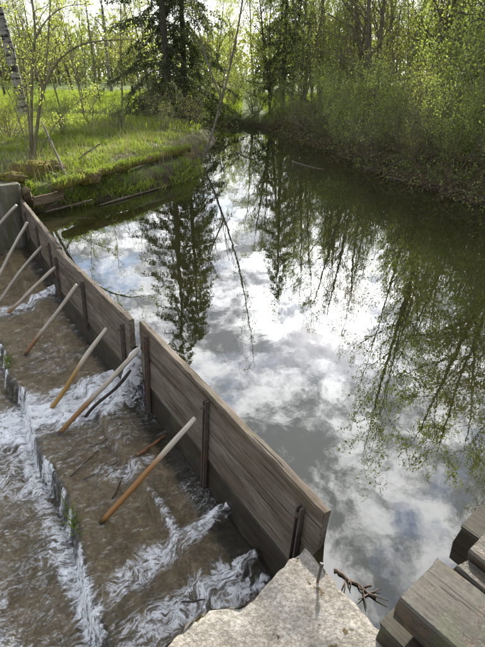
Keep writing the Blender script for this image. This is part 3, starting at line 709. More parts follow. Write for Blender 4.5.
def moss_pad(px, py, z, rx, ry, rz, label, seed, parent=None, name='moss_cushion'):
    p = onz(px, py, z)
    def bld(bm):
        bmesh.ops.create_icosphere(bm, subdivisions=4, radius=1.0)
        for v in bm.verts:
            n = mnoise.fractal(v.co * 2.2 + Vector((seed, 0, 0)), 1, 2, 4); v.co *= 1 + 0.28 * n; v.co.x *= rx; v.co.y *= ry; v.co.z *= rz
    o = bm_obj(name, bld, M['moss'], None, smooth=True); o.location = p; tag(o, label, 'moss', 'moss cushions on the far bank'); return o
moss_pad(12, 178, .50, .22, .16, .10, 'moss cushion hanging over the abutment face', 3)
moss_pad(52, 172, .42, .30, .22, .20, 'small mossy mound beside the shrub stump', 11)
moss_pad(84, 178, .40, .28, .16, .13, 'moss cushion in the middle of the timber edging', 17)
moss_pad(183, 158, .30, .26, .18, .16, 'moss cushion on the tip of the left bank', 23)
st_ = onz(36, 178, .35)
def bld_stump(bm):
    bmesh.ops.create_cone(bm, cap_ends=True, segments=28, radius1=.52, radius2=.30, depth=.62)
    bmesh.ops.subdivide_edges(bm, edges=list(bm.edges), cuts=4, use_grid_fill=True)
    for v in bm.verts:
        n = mnoise.fractal(v.co * 3.2, 1, 2, 5); v.co.x *= 1 + .25 * n; v.co.y *= 1 + .25 * n; v.co.z += .10 * n
stump = bm_obj('mossy_stump', bld_stump, M['moss'], None, smooth=True); stump.location = (st_.x, st_.y, .30)
tag(stump, 'brown mossy root stump beneath the many stemmed shrub', 'stump')
def log(a, b, r, mat, label, name='edging_log', seed=1, cat='log'):
    rng = np.random.default_rng(seed); a = np.array(a); b = np.array(b); tt = np.linspace(0, 1, 14)
    P = a + (b - a) * tt[:, None]; P[1:-1] += rng.normal(0, r * .12, (12, 3))
    V_, F_ = tube(P - a, r * (1 + 0.12 * np.sin(tt * 9 + seed) + rng.normal(0, .12, 14)), 12, True, .16, rng)
    o = mk(name, V_, F_, mat, None, True); o.location = a; return tag(o, label, cat, 'rotten timbers edging the left bank')
log(onz(56, 187, .40), onz(128, 165, .47), .075, M['moss'], 'mossy log edging the left bank nearest the abutment', seed=1)
log(onz(120, 168, .46), onz(188, 149, .47), .075, M['moss'], 'mossy log edging the left bank towards its tip', seed=2)
log(onz(30, 206, .05), onz(26, 190, .42), .055, M['oldwood'], 'short upright post behind the far end of the boards', 'old_post', 3, 'post')
rp = onz(33, 202, .20); rq = onz(62, 192, .26)
pm = plank_mesh('rotten_plank', (rq - rp).length, .16, .035, M['oldwood'], 77, .012); o = link('rotten_plank', pm)
o.location = rp - Vector((0, 0, .06)); o.rotation_euler = (R(18), 0, math.atan2((rq - rp).y, (rq - rp).x)); tag(o, 'broken brown plank beside the upright post on the left bank', 'plank', 'rotten timbers edging the left bank')
log(onz(100, 205, .02), onz(165, 186, .03), .016, M['twig'], 'dead branch lying at the waterline of the left bank', 'dead_branch', 5, 'branch')
log(onz(45, 212, .05), onz(92, 200, .15), .013, M['twig'], 'dead twig under the broken plank', 'dead_branch', 6, 'branch')
log(onz(72, 190, .28), ony(42, 122, 9.3), .018, M['bark'], 'bare stick leaning across the shrub on the left bank', 'leaning_stick', 9, 'stick')
log(onz(68, 165, .42), ony(100, 144, 9.9), .016, M['bark'], 'bare stick lying in the grass of the left bank', 'dead_branch', 10, 'branch')

# ------------------------------------------------------------------ trees
class Tree:
    def __init__(s, seed): s.rng = np.random.default_rng(seed); s.A = Acc(); s.L = []; s.LD = []
    def stem(s, P, r0, r1, n):
        t = np.linspace(0, 1, len(P)); s.A.add(*tube(P, r0 + (r1 - r0) * t, n, False, 0.06 if n > 4 else 0, s.rng), a=s.rng.random())
    def path(s, p, d, L, k, wander, trop):
        P = [np.array(p, float)]; d = np.array(d, float); d /= np.linalg.norm(d)
        for i in range(k):
            d = d + s.rng.normal(0, wander, 3) + np.array([0, 0, trop]); d /= np.linalg.norm(d); P.append(P[-1] + d * L / k)
        return np.array(P)
    def branch(s, P, r0, r1, lv, sp):
        ns = sp['sides'][min(lv, len(sp['sides']) - 1)]; s.stem(P, r0, r1, ns)
        L = np.linalg.norm(np.diff(P, axis=0), axis=1).sum()
        if lv >= sp['levels']:
            m = sp['leaves']
            if m:
                t = s.rng.uniform(0.15, 1.0, m) * (len(P) - 1); i = np.minimum(t.astype(int), len(P) - 2); f = (t - i)[:, None]
                s.L.append(P[i] * (1 - f) + P[i + 1] * f + s.rng.normal(0, sp['lspread'], (m, 3)))
            return
        nc = sp['kids'][lv]; t0 = sp['t0'][lv]
        for c in range(nc):
            t = t0 + (1 - t0) * (c + s.rng.random()) / nc; x = t * (len(P) - 1); i = min(int(x), len(P) - 2); f = x - i
            q = P[i] * (1 - f) + P[i + 1] * f; dd = P[i + 1] - P[i]; dd /= np.linalg.norm(dd)
            side = s.rng.normal(0, 1, 3); side -= dd * (side @ dd); side /= np.linalg.norm(side) + 1e-9
            a = R(s.rng.uniform(*sp['ang'][lv])); nd = dd * math.cos(a) + side * math.sin(a)
            nl = L * s.rng.uniform(*sp['ratio'][lv]) * (1 - sp['cone'][lv] * (t - t0))
            r = (r0 + (r1 - r0) * t) * sp['rr']
            if nl < 0.05: continue
            s.branch(s.path(q, nd, nl, sp['segs'][min(lv + 1, len(sp['segs']) - 1)], sp['wander'], sp['trop'][lv]), max(r, sp['rmin']), max(r * 0.3, sp['rmin'] * .5), lv + 1, sp)
    def leaves(s, size, droop=0.0, aspect=0.62):
        P = np.concatenate(s.L); m = len(P); rng = s.rng
        d = rng.normal(0, 1, (m, 3)); d[:, 2] -= droop; d /= np.linalg.norm(d, axis=1)[:, None]
        e = rng.normal(0, 1, (m, 3)); e -= d * (e * d).sum(1)[:, None]; e /= np.linalg.norm(e, axis=1)[:, None]
        sz = size * rng.uniform(0.55, 1.25, (m, 1))
        nrm = np.cross(d, e) * sz * 0.12
        V = np.stack([P, P + d * sz * .5 + e * sz * aspect * .5 + nrm, P + d * sz, P + d * sz * .5 - e * sz * aspect * .5 + nrm], 1).reshape(-1, 3)
        F = np.arange(m * 4).reshape(m, 4); return V, F, np.repeat(np.clip(rng.normal(.5, .28, m), 0, 1), 4)
    def build(s, name, bark, leafmat, size, droop=0.0, aspect=0.62, tname='trunk', cname='crown', smooth=True):
        e = empty(name); link(tname, s.A.mesh(tname, bark, smooth), e)
        if s.L:
            V, F, a = s.leaves(size, droop, aspect); link(cname, mesh(cname, V, F, leafmat, False, {'rnd': a}), e)
        return e
def species(**k):
    d = dict(levels=3, sides=[9, 6, 4, 3], segs=[10, 6, 4, 3], kids=[14, 7, 5], t0=[.25, .15, .1], ang=[(30, 65), (25, 60), (25, 60)], ratio=[(.25, .45), (.3, .5), (.3, .5)],
             cone=[.6, .3, .2], wander=.10, trop=[.05, .03, .02], rr=.45, rmin=.004, leaves=8, lspread=.05); d.update(k); return d
SPROUT = species()
# place helper: a tree whose foot shows at a pixel (or straight below it) at distance Y
def foot_at(px, Y):
    x = (px - 242.5) / FPX * 1.0
    # ground distance along the row: x scales with depth; iterate on the ground height
    z = 0.5
    for _ in range(5):
        up = ((z - CAMZ) / Y)
        # depth of the point along the optical axis
        dep = Y * CP - (z - CAMZ) * SP
        X_ = (px - 242.5) / FPX * dep
        z = gz(X_, Y)
    return Vector((X_, Y, z))

# --- the many-stemmed shrub with an arching branch on the left bank
def px_path(pts, Y0, jitter=0.0, rng=None):
    out = []
    for k, q in enumerate(pts):
        yy = Y0 + (q[2] if len(q) > 2 else 0); p = ony(q[0], q[1], yy); out.append((p.x, p.y, p.z))
    P = np.array(out); t = np.linspace(0, 1, len(P)); tt = np.linspace(0, 1, len(P) * 4)
    # smooth (Catmull-like) by cubic interpolation of the points
    Q = np.stack([np.interp(tt, t, P[:, i]) for i in range(3)], 1)
    for _ in range(3): Q[1:-1] = (Q[:-2] + 2 * Q[1:-1] + Q[2:]) / 4
    return Q
def bank_shrub():
    T = Tree(101); Y0 = 9.9
    sp = species(levels=2, sides=[7, 4, 3], segs=[10, 5, 3], kids=[12, 6], t0=[.22, .15], ang=[(25, 60), (25, 55)], ratio=[(.12, .28), (.25, .45)], cone=[.4, .2], wander=.12, trop=[.06, .03], leaves=6, lspread=.03, rmin=.0035)
    stems = [([(33, 166), (37, 125), (42, 90), (58, 58), (82, 43), (108, 40), (135, 39, .2)], .060, .010),
             ([(32, 166), (31, 110), (33, 60), (36, 30), (28, -30), (22, -80)], .055, .015),
             ([(34, 165), (40, 105, -.2), (47, 60, -.3), (50, 10, -.4), (52, -60, -.5)], .035, .010),
             ([(34, 42, .05), (44, 22, .1), (62, 6, .3), (90, 4, .5)], .030, .007),
             ([(30, 160), (22, 130, .2), (12, 100, .4), (2, 80, .6)], .022, .006),
             ([(36, 160), (52, 128, .3), (72, 105, .5), (95, 92, .9)], .022, .006),
             ([(31, 160), (27, 90, -.3), (20, 40, -.5), (8, -20, -.7)], .028, .008)]
    for P, a, b in stems: T.branch(px_path(P, Y0), a * .62, b * .7, 0, sp)
    o = T.build('bank_shrub', M['barkg'], M['leafy'], .042)
    tag(o, 'many stemmed shrub with one long arching branch on the left bank', 'shrub'); return o
bank_shrub()
def leaning_sapling():
    T = Tree(111)
    sp = species(levels=2, sides=[7, 4, 3], kids=[14, 6], t0=[.2, .15], ang=[(25, 55), (25, 55)], ratio=[(.12, .25), (.25, .5)], wander=.1, leaves=5, lspread=.03)
    T.branch(px_path([(203, 158), (211, 138), (222, 100, .1), (234, 50, .2), (243, 0, .3), (250, -60, .5), (258, -130, .9), (264, -200, 1.2)], 12.6), .036, .006, 0, sp)
    T.branch(px_path([(222, 100, .1), (206, 60, .2), (196, 20, .3), (190, -30, .5)], 12.6), .025, .006, 0, sp)
    o = T.build('leaning_sapling', M['bark'], M['leafo'], .045); tag(o, 'thin grey sapling leaning right from the tip of the left bank', 'sapling'); return o
leaning_sapling()

# --- generic prototypes (built at the origin, standing on z = 0)
def proto_deciduous(seed, H, r, sp, bark, leafmat, lsize, stems=1, lean=0.05, name='tree', tw=.05, bend=0.03):
    T = Tree(seed)
    for k in range(stems):
        a = T.rng.uniform(0, 6.28); l = lean * T.rng.uniform(.4, 1.3) + (0.10 if stems > 1 else 0)
        d = np.array([math.cos(a) * l, math.sin(a) * l, 1]); off = np.array([math.cos(a), math.sin(a), 0]) * (0.0 if stems == 1 else r * 1.6)
        h = H * (1 if k == 0 else T.rng.uniform(.65, .95))
        P = T.path(off - np.array([0, 0, .25]), d, h, 11, bend, .01)
        T.branch(P, r * (1 if k == 0 else T.rng.uniform(.6, .9)), r * .12, 0, sp)
    return T.build(name, bark, leafmat, lsize)
def proto_conifer(seed, H, r, name='spruce', dens=1.0, low=0.04, spread=.26):
    T = Tree(seed); rng = T.rng; P = T.path((0, 0, -.25), (rng.normal(0, .01), rng.normal(0, .01), 1), H, 14, .008, .01); T.stem(P, r, r * .08, 9)
    N = int(170 * dens); nl = []
    for k in range(N):
        t = low + (1 - low) * ((k + rng.random()) / N) ** 1.05; x = t * 14; i = min(int(x), 13); q = P[i] + (P[i + 1] - P[i]) * (x - i)
        a = k * 2.4 + rng.normal(0, .4); L = H * spread * (1 - t) ** .8 * rng.uniform(.65, 1.15) + .35
        d = np.array([math.cos(a), math.sin(a), rng.uniform(-.25, .25)]); B = T.path(q, d, L, 6, .07, -.10); T.stem(B, max(.008, r * .16 * (1 - t)), .004, 4)
        m = int(10 + L * 10)
        for c in range(m):
            tt = rng.uniform(.15, 1) * 6; j = min(int(tt), 5); p = B[j] + (B[j + 1] - B[j]) * (tt - j)
            dd = (B[j + 1] - B[j]); dd = dd / np.linalg.norm(dd) + rng.normal(0, .5, 3) + np.array([0, 0, -.75]); dd /= np.linalg.norm(dd)
            ll = rng.uniform(.18, .55); nl.append((p, dd, ll))
    p = np.array([a for a, b, c in nl]); dd = np.array([b for a, b, c in nl]); ll = np.array([c for a, b, c in nl])
    K = 7
    for k in range(K): T.L.append(p + dd * (ll * (k + rng.random(len(p))) / K)[:, None] + rng.normal(0, .025, p.shape))
    return T.build(name, M['barkd'], M['needle'], .16, 1.2, .30)
ALDER = species(levels=3, kids=[20, 7, 5], t0=[.16, .15, .1], ratio=[(.18, .36), (.3, .5), (.3, .5)], leaves=5, lspread=.06, ang=[(28, 60), (25, 60), (25, 60)])
LEAFY = species(levels=3, kids=[20, 7, 5], t0=[.08, .12, .1], ratio=[(.22, .42), (.3, .5), (.3, .5)], leaves=6, lspread=.08, ang=[(35, 70), (25, 60), (25, 60)])
SLIM = species(levels=2, sides=[7, 4, 3], kids=[32, 9], t0=[.12, .1], ratio=[(.10, .22), (.25, .5)], leaves=4, lspread=.08, ang=[(30, 60), (25, 60)])
SHRUB = species(levels=2, sides=[5, 4, 3], segs=[8, 5, 3], kids=[9, 7], t0=[.15, .1], ratio=[(.25, .5), (.3, .5)], leaves=5, lspread=.05, ang=[(25, 60), (25, 65)], wander=.13)
BARE = species(levels=2, sides=[5, 4, 3], segs=[8, 5, 3], kids=[9, 7], t0=[.15, .1], ratio=[(.25, .5), (.3, .5)], leaves=2, lspread=.05, ang=[(20, 60), (25, 65)], wander=.14)
PROTO = {}
PROTO['alder'] = proto_deciduous(201, 13, .19, ALDER, M['bark'], M['leafo'], .085, 3, .16, 'alder_tree')
PROTO['alder2'] = proto_deciduous(202, 12, .11, ALDER, M['bark'], M['leaf'], .085, 2, .10, 'alder_tree')
PROTO['leafy'] = proto_deciduous(203, 11, .12, LEAFY, M['barkd'], M['leaf'], .085, 1, .05, 'leafy_tree')
PROTO['overhang'] = proto_deciduous(223, 11, .13, species(levels=3, kids=[26, 8, 6], t0=[.08, .12, .1], ratio=[(.28, .48), (.3, .5), (.3, .5)], leaves=10, lspread=.07, ang=[(35, 70), (25, 60), (25, 60)]), M['barkd'], M['leafo'], .050, 3, .22, 'leafy_tree')
PROTO['leafy2'] = proto_deciduous(204, 9, .12, LEAFY, M['barkd'], M['leafy'], .080, 2, .10, 'leafy_tree')
PROTO['slim'] = proto_deciduous(205, 12, .065, SLIM, M['barkg'], M['leafo'], .09, 1, .05, 'slim_tree')
PROTO['slim2'] = proto_deciduous(206, 11, .055, SLIM, M['bark'], M['leaf'], .09, 3, .07, 'slim_tree')
PROTO['birch'] = proto_deciduous(207, 14, .20, species(levels=3, kids=[16, 6, 4], t0=[.25, .15, .1], ratio=[(.16, .30), (.3, .5), (.3, .5)], leaves=6, lspread=.06, trop=[.04, -.04, -.10]), M['birch'], M['leaf'], .07, 1, .05, 'birch_tree')
PROTO['spruce'] = proto_conifer(208, 17, .24, 'spruce_tree')
PROTO['spruce2'] = proto_conifer(209, 16, .22, 'spruce_tree', 1.0, .10, .19)
PROTO['shrub'] = proto_deciduous(210, 2.4, .022, SHRUB, M['barkg'], M['leaf'], .043, 10, .45, 'leafy_shrub', bend=.08)
PROTO['shrub2'] = proto_deciduous(211, 2.1, .020, SHRUB, M['bark'], M['leafy'], .040, 9, .50, 'leafy_shrub', bend=.09)
PROTO['shrub3'] = proto_deciduous(212, 2.6, .020, BARE, M['bark'], M['leafo'], .050, 10, .45, 'twiggy_shrub', bend=.09)
used = set()
def put(kind, px, Y, scale, rz, label, cat='tree', group=None, lean=(0, 0), xy=None, sink=0.0):
    src = PROTO[kind]
    o = src if kind not in used else copy_tree(src)
    used.add(kind)
    p = foot_at(px, Y) if xy is None else Vector((xy[0], xy[1], gz(*xy)))
    o.location = (p.x, p.y, p.z - sink); o.scale = (scale,) * 3; o.rotation_euler = (lean[0], lean[1], rz)
    tag(o, label, cat, group); return o

# named trees
put('birch', 25, 19.5, 1.0, 2.4, 'white barked birch trunk with black patches at far left', 'birch', lean=(0, .03))
put('spruce', 172, 20.5, .72, .3, 'large dark spruce left of the channel with drooping grey twigs', 'spruce')
put('spruce2', 187, 22.0, .72, 1.9, 'second dark spruce standing close behind the large one', 'spruce')
put('spruce2', 282, 24.0, .56, 4.0, 'dark spruce at the head of the channel, right of the sky gap', 'spruce')
put('alder', 371, 19.5, .64, 2.2, 'thick grey alder leaning right on the right bank', 'alder', lean=(0, .14))
put('overhang', 470, 11.5, .95, 1.2, 'leafy tree hanging over the pond at the right picture edge', 'tree', xy=(7.3, 10.4), lean=(.05, -.12))
put('leafy2', 272, 23.6, .62, .7, 'small yellow green tree overhanging the head of the channel', 'tree', lean=(.1, -.08))
# the wood on the right bank
rs = random.Random(7)
wood = [('slim2', 300, 22), ('slim', 312, 24), ('slim', 322, 21.5), ('slim2', 333, 25), ('slim', 341, 22.5), ('slim2', 350, 26), ('slim', 358, 23.5), ('slim', 384, 22), ('slim2', 396, 19), ('slim2', 408, 24),
        ('leafy2', 420, 21), ('slim', 432, 18), ('alder2', 446, 16.5), ('slim', 458, 20), ('slim2', 470, 15), ('leafy', 482, 22), ('slim', 495, 17), ('alder2', 520, 14.5), ('leafy2', 560, 12.5),
        ('leafy', 292, 31), ('slim2', 318, 33), ('leafy', 345, 35), ('slim2', 368, 32), ('leafy2', 392, 34), ('leafy', 424, 30), ('slim2', 450, 31), ('leafy', 478, 34), ('leafy', 255, 38), ('leafy2', 282, 40),
        ('slim', 305, 28), ('slim', 328, 29), ('slim', 376, 27), ('slim', 412, 28), ('slim2', 438, 26), ('slim', 466, 27), ('slim', 500, 25), ('leafy', 520, 30), ('slim', 348, 20.3), ('slim', 336, 19.8), ('leafy', 270, 29), ('leafy', 303, 30), ('leafy2', 322, 28), ('leafy', 338, 31), ('leafy2', 356, 29), ('leafy', 382, 30), ('leafy2', 404, 29), ('leafy', 437, 33), ('leafy', 312, 36), ('leafy', 360, 37), ('leafy', 408, 37)]
for k, (kd, px, Y) in enumerate(wood):
    nm = {'slim': 'slim young trunk', 'slim2': 'clump of slim trunks', 'alder2': 'two stemmed alder', 'leafy': 'leafy tree', 'leafy2': 'yellow green leafy tree'}[kd]
    row = 'at the water side of the right hand wood' if Y < 21 else ('in the middle of the right hand wood' if Y < 28 else 'deep in the right hand wood')
    put(kd, px, Y, rs.uniform(.82, 1.02) * ((.68 if 285 < px < 410 and k % 7 else 1.0) if Y < 28 else .9), rs.uniform(0, 6.28), nm + ' ' + row, 'tree', 'trees of the right hand wood, ' + kd, lean=(rs.uniform(-.05, .05), rs.uniform(-.06, .08)))
# trees behind the meadow on the left
left = [('slim', 60, 27), ('slim2', 84, 33), ('slim', 100, 30), ('birch', 112, 42), ('slim', 122, 26), ('leafy2', 74, 44), ('leafy', 40, 40), ('slim2', 25, 34), ('leafy', 5, 38), ('leafy2', 132, 40), ('slim', 46, 30), ('leafy', -25, 30), ('slim', -8, 26),
        ('leafy', 95, 58), ('leafy', 60, 60), ('leafy', 125, 62), ('leafy', 30, 55), ('leafy', 155, 55), ('leafy2', 150, 36), ('leafy', 200, 56), ('leafy2', 212, 42), ('leafy', 230, 64), ('leafy2', 246, 50), ('slim', 142, 29), ('slim', 90, 24), ('slim', 32, 24)] + [('leafy', -60 + 17 * k, 68 + (k * 37) % 23) for k in range(24)]
for k, (kd, px, Y) in enumerate(left):
    nm = {'slim': 'slim young trunk', 'slim2': 'clump of slim trunks', 'birch': 'distant birch', 'leafy': 'leafy tree', 'leafy2': 'yellow green leafy tree'}[kd]
    row = 'at the near edge of the meadow on the left' if Y < 32 else ('behind the meadow on the left' if Y < 50 else 'in the far wood beyond the meadow')
    put(kd, px, Y, rs.uniform(.7, .9), rs.uniform(0, 6.28), nm + ' ' + row, 'tree', 'trees round the left meadow, ' + kd, lean=(rs.uniform(-.05, .05), rs.uniform(-.05, .05)))
# shrubs along the right bank (foot just above the water) and behind
bank = [(4.6, 8.45, 'shrub', 1.0), (5.3, 8.0, 'shrub2', 1.0), (4.1, 9.3, 'shrub', .8), (4.9, 9.6, 'shrub', 1.2), (5.8, 9.0, 'shrub', 1.2), (3.75, 10.4, 'shrub3', .75), (4.5, 10.9, 'shrub2', 1.05), (3.3, 11.8, 'shrub3', .8), (3.9, 12.3, 'shrub', .9),
        (5.2, 12.2, 'shrub', 1.3), (2.95, 13.4, 'shrub', .85), (3.6, 14.4, 'shrub', 1.0), (4.6, 14.2, 'shrub2', 1.2), (2.6, 15.6, 'shrub3', .8), (3.2, 16.4, 'shrub', .9), (2.1, 17.6, 'shrub3', .9), (2.7, 18.6, 'shrub', 1.0),
        (1.7, 20.4, 'shrub', .8), (6.4, 12.8, 'shrub', 1.4), (5.9, 15.2, 'shrub2', 1.4), (7.3, 10.6, 'shrub', 1.5), (3.6, 20.8, 'shrub3', 1.3), (4.4, 17.6, 'shrub3', 1.2), (.6, 23.4, 'shrub', 1.0), (-.9, 25.0, 'shrub2', 1.1), (6.4, 8.2, 'shrub', 1.3), (7.6, 8.6, 'shrub2', 1.5)]
_r = np.random.default_rng(77); _P = WET[15:22]; _c = 0
for _a, _b in zip(_P[:-1], _P[1:]):
    for _t in np.arange(0.1, 1.0, 0.62 / np.linalg.norm(_b - _a)):
        q = _a + (_b - _a) * _t + _r.normal(0, .06, 2) + np.array([.30, .05]); bank.append((float(q[0]), float(q[1]), ('shrub3', 'shrub', 'shrub3', 'shrub2')[_c % 4], float(_r.uniform(.32, .55)))); _c += 1
bl = {'shrub': 'fresh green shrub', 'shrub2': 'yellow green shrub', 'shrub3': 'bare twiggy shrub'}
for k, (x, y, kd, s) in enumerate(bank):
    near = 'at the waterline' if sdist(np.array([x]), np.array([y]))[0] < .85 else 'up the slope'
    where = 'nearest the right picture edge' if y < 9.7 else ('half way along the right bank' if y < 15 else 'near the head of the channel')
    put(kd, 0, 0, s, rs.uniform(0, 6.28), f'{bl[kd]} {near}, {where}', 'shrub', 'shrubs of the right bank, ' + kd, xy=(x, y))
# shrubs on the left side
for k, (px, Y, kd, s, lab) in enumerate([(150, 19, 'shrub3', .9, 'bare twiggy shrub in front of the large spruce'), (192, 17.5, 'shrub3', .7, 'bare twiggy shrub at the left edge of the channel'), (8, 13, 'shrub2', .8, 'yellow green shrub before the birch'),
        (120, 15, 'shrub3', .55, 'low bare shrub in the rough grass'), (90, 17, 'shrub3', .6, 'bare shrub in the middle of the meadow'), (208, 22, 'shrub', .9, 'green shrub left of the channel bend'), (200, 26, 'shrub', 1.1, 'green shrub beyond the channel bend'),
        (232, 27, 'shrub', 1.1, 'green shrub at the far end of the channel'), (62, 14, 'shrub3', .6, 'low bare shrub right of the many stemmed shrub'), (165, 15.5, 'shrub3', .5, 'low bare shrub near the bank tip')]):
    put(kd, px, Y, s, rs.uniform(0, 6.28), lab, 'shrub', 'shrubs of the left bank')

# ------------------------------------------------------------------ ground cover
def blades(name, P, h, wdt, mat, lean=.35, seed=0, kind='stuff', curve=True):
    rng = np.random.default_rng(seed); m = len(P); a = rng.uniform(0, 6.28, m); hh = h * rng.uniform(.45, 1.25, m)
    dx = np.cos(a); dy = np.sin(a); lx = rng.normal(0, lean, m) * hh; ly = rng.normal(0, lean, m) * hh; ww = wdt * rng.uniform(.6, 1.3, m)
    z = np.zeros(m)
    b0 = P + np.stack([-dx * ww, -dy * ww, z - .02], 1); b1 = P + np.stack([dx * ww, dy * ww, z - .02], 1)
    m0 = P + np.stack([lx * .35 - dx * ww * .8, ly * .35 - dy * ww * .8, hh * .6], 1); m1 = P + np.stack([lx * .35 + dx * ww * .8, ly * .35 + dy * ww * .8, hh * .6], 1)
    tp = P + np.stack([lx, ly, hh * .95], 1)
    V = np.stack([b0, b1, m1, m0, tp], 1).reshape(-1, 3); i = np.arange(m) * 5
    Q = np.stack([i, i + 1, i + 2, i + 3], 1); T = np.stack([i + 3, i + 2, i + 4], 1)
    r = np.clip(rng.normal(.45, .25, m), 0, 1)
    return mk(name, V, [Q, T], mat, None, False, {'rnd': np.repeat(r, 5)})
def scatter(n, x0, x1, y0, y1, dmin, dmax, seed, dens=None):
    rng = np.random.default_rng(seed); x = rng.uniform(x0, x1, n); y = rng.uniform(y0, y1, n); d = sdist(x, y); k = (d > dmin) & (d < dmax)
    if dens is not None: k &= rng.random(n) < dens(x, y)
    x = x[k]; y = y[k]; return np.stack([x, y, terrain(x, y)], 1)
cl = lambda x, y: np.clip((fbm(x * 1.6, y * 1.6, 3, 91) - .36) * 5, 0.06, 1)
g1 = scatter(90000, -7, -0.8, 7.8, 17, .04, 9, 1, lambda x, y: cl(x, y) * np.clip(1.25 - (y - 8) / 11, .2, 1) * np.where(np.abs(sdist(x, y) - .36) < .24, .06, 1))
tag(blades('bank_grass', g1, .11, .0055, M['grass'], .45, 1), 'fresh green grass tufts covering the left bank', 'grass', kind='stuff')
g1b = scatter(26000, -3.6, -0.8, 7.6, 13, -.08, .40, 21, lambda x, y: np.clip((fbm(x * 2.6, y * 2.6, 3, 95) - .47) * 9, 0, 1))
_lp = []
for _a, _b, _n in ((onz(56, 187, .40), onz(128, 165, .47), 900), (onz(120, 168, .46), onz(188, 149, .47), 1100)):
    _t = np.random.default_rng(_n).random(_n); _q = np.array(_a) + (np.array(_b) - np.array(_a)) * _t[:, None] + np.random.default_rng(_n + 1).normal(0, .05, (_n, 3)) * (1, 1, .2)
    _q[:, 2] += .05; _lp.append(_q[fbm(_t * 9, _t * 0 + .5, 3, 19) > .46])
tag(blades('log_grass', np.concatenate(_lp), .09, .005, M['grass'], .9, 33), 'short grass and moss shoots growing over the edging logs', 'grass', kind='stuff')
tag(blades('waterside_grass', g1b, .15, .007, M['grass'], .95, 21), 'long green grass hanging over the water edge of the left bank', 'grass', kind='stuff')
g2 = scatter(11000, -9, -0.8, 8, 24, .1, 12, 2, lambda x, y: np.clip((fbm(x * 1.1, y * 1.1, 3, 93) - .38) * 5, 0.05, 1))
tag(blades('dry_stalks', g2, .30, .003, M['straw'], .38, 2), 'dry straw coloured stalks standing among the grass', 'dry grass', kind='stuff')
g3 = scatter(60000, -22, 0, 16, 46, .4, 60, 3)
tag(blades('meadow_grass', g3, .24, .014, M['meadow'], .4, 3), 'bright sunlit meadow grass behind the left bank', 'grass', kind='stuff')
g4 = scatter(45000, 1, 14, 7.5, 40, .25, 30, 4)
tag(blades('wood_floor_grass', g4, .22, .010, M['grass'], .45, 4), 'grass and herbs under the trees of the right bank', 'grass', kind='stuff')
# the far wood closes the view: twigs and young leaves too distant to tell apart
def far_wood():
    rng = np.random.default_rng(55); A = Acc(); T = Tree(56); n = 420
    for k in range(n):
        a = rng.uniform(-1.05, 1.05); D = rng.uniform(72, 120); x = math.sin(a) * D; y = math.cos(a) * D; h = rng.uniform(6, 11) * (1.0 if a > -.02 else .8)
        P = T.path((x, y, gz(x, y) - .3), (rng.normal(0, .08), rng.normal(0, .08), 1), h, 5, .05, 0); A.add(*tube(P, np.linspace(.16, .03, 6), 4, False), a=rng.random())
        m = 110; t = rng.uniform(.05, 1, m) ** .8; c = np.stack([np.interp(t * 5, np.arange(6), P[:, i]) for i in range(3)], 1)
        T.L.append(c + rng.normal(0, 1, (m, 3)) * np.array([1.4, 1.4, .6]))
    o = link('far_wood', A.mesh('far_wood', M['barkg'])); tag(o, 'distant wood closing the view behind the trees', 'wood', kind='stuff')
    V_, F_, a_ = T.leaves(.75); link('foliage', mesh('foliage', V_, F_, M['leafo'], False, {'rnd': a_}), o)['kind'] = 'stuff'
far_wood()
# brambles on the right bank
def brambles(name, n, seed, x0, x1, y0, y1, dmin, dmax, L, r, mat, label, leafmat=None):
    P = scatter(n * 8, x0, x1, y0, y1, dmin, dmax, seed)[:n]; rng = np.random.default_rng(seed); A = Acc(); LP = []
    for p in P:
        a = rng.uniform(0, 6.28); l = L * rng.uniform(.4, 1.3); k = 6; d = np.array([math.cos(a) * .6, math.sin(a) * .6, rng.uniform(.3, 1.3)]); Q = [p - np.array([0, 0, .03])]
        for i in range(k): d = d / np.linalg.norm(d) + np.array([0, 0, -.30]) + rng.normal(0, .16, 3); Q.append(Q[-1] + d / np.linalg.norm(d) * l / k)
        Q = np.array(Q); Q[:, 2] = np.maximum(Q[:, 2], -.02); A.add(*tube(Q, r * np.linspace(1, .4, k + 1), 3, False), a=rng.random())
        if leafmat: LP.append(Q[rng.integers(1, k + 1, 4)] + rng.normal(0, .03, (4, 3)))
    o = link(name, A.mesh(name, mat, False)); tag(o, label, 'brambles', kind='stuff')
    if leafmat:
        T = Tree(seed); T.L = LP; V_, F_, a_ = T.leaves(.05); link('bramble_leaf', mesh('bramble_leaf', V_, F_, leafmat, False, {'rnd': a_}), o)['kind'] = 'stuff'
brambles('bramble_thicket', 2600, 5, .8, 7.5, 7, 21, -.10, .75, .75, .0045, M['bramble'], 'tangled brown bramble stems overhanging the water of the right bank', M['redleaf'])
brambles('dead_twigs', 900, 6, -4.2, -.8, 8, 18, .0, 1.2, .55, .004, M['bramble'], 'brown dead twigs tangled in the grass of the left bank')
brambles('green_creepers', 4200, 8, .8, 8.5, 7, 21, -.06, 1.3, .55, .003, M['bramble'], 'green leaved creepers over the right bank', M['leaf'])

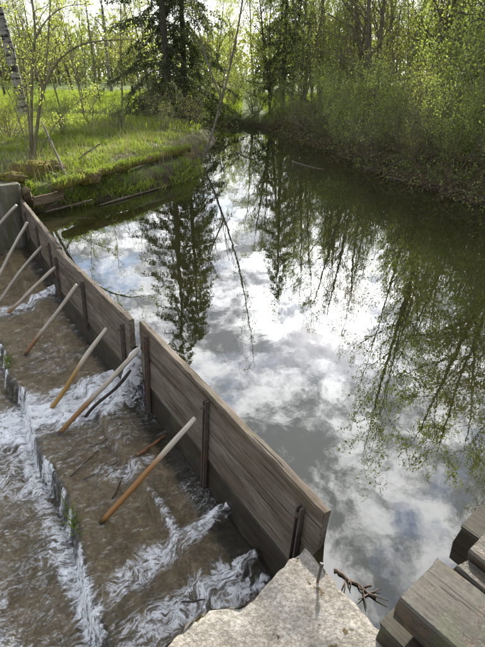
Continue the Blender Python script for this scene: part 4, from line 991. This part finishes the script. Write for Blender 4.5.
# petals and bits of leaf drifting on the pond
_g = np.random.default_rng(88); _x = _g.uniform(-3, 4.5, 4000); _y = _g.uniform(1.2, 14, 4000)
_k = (sdist(_x, _y) < -.1) & (((_x - W0.x) * VD.x + (_y - W0.y) * VD.y) < -.15) & (_g.random(4000) < fbm(_x * 1.2, _y * 1.2, 3, 7) * 1.1 - .22)
_p = np.stack([_x[_k], _y[_k], np.full(_k.sum(), .002)], 1); _a = _g.uniform(0, 6.28, len(_p)); _z = _g.uniform(.002, .007, len(_p))
_d = np.stack([np.cos(_a) * _z, np.sin(_a) * _z, _a * 0], 1); _e2 = np.stack([-np.sin(_a) * _z, np.cos(_a) * _z, _a * 0], 1) * .6
dr = mk('drifting_bits', np.stack([_p - _d, _p - _e2, _p + _d, _p + _e2], 1).reshape(-1, 3) + np.array([0, 0, .001]), np.arange(len(_p) * 4).reshape(-1, 4), M['straw'], attrs={'rnd': np.repeat(_g.random(len(_p)), 4)})
tag(dr, 'small pale petals and leaf bits drifting on the pond', 'debris', kind='stuff')

# small weeds on the edge of the step
def weed(px, py, z, n, h, label, seed):
    p = onz(px, py, z); rng = np.random.default_rng(seed); P = np.array([[*(UD * rng.normal(0, .06) + VD * rng.normal(0, .012)).xy, rng.uniform(-.05, 0)] for _ in range(n)])
    o = blades('step_weed', P, h, .004, M['grass'], 1.0, seed); o.location = p; tag(o, label, 'weed', 'weeds on the step', 'stuff')
weed(72, 520, -.61, 60, .055, 'bright green weed growing on the edge of the step', 3)
weed(8, 362, -.62, 90, .07, 'dark green tuft on the step by the left picture edge', 4)

# things that would still share a label are told apart by their order from left to right
_by = {}
for o in list(COL.objects):
    if o.parent is None and 'label' in o: _by.setdefault(o['label'], []).append(o)
_ord = ['', 'second', 'third', 'fourth', 'fifth', 'sixth', 'seventh', 'eighth', 'ninth', 'tenth', 'eleventh', 'twelfth', 'thirteenth', 'fourteenth', 'fifteenth', 'sixteenth', 'seventeenth', 'eighteenth', 'nineteenth', 'twentieth', 'twenty first', 'twenty second', 'twenty third', 'twenty fourth', 'twenty fifth', 'twenty sixth', 'twenty seventh', 'twenty eighth', 'twenty ninth', 'thirtieth']
for lab, L in _by.items():
    if len(L) < 2: continue
    L.sort(key=lambda o: o.location.x / (o.location.y * CP - (o.location.z - CAMZ) * SP))
    for k, o in enumerate(L):
        o['label'] = lab + (', leftmost' if k == 0 else ', rightmost' if k == len(L) - 1 else f', {_ord[k]} from left')
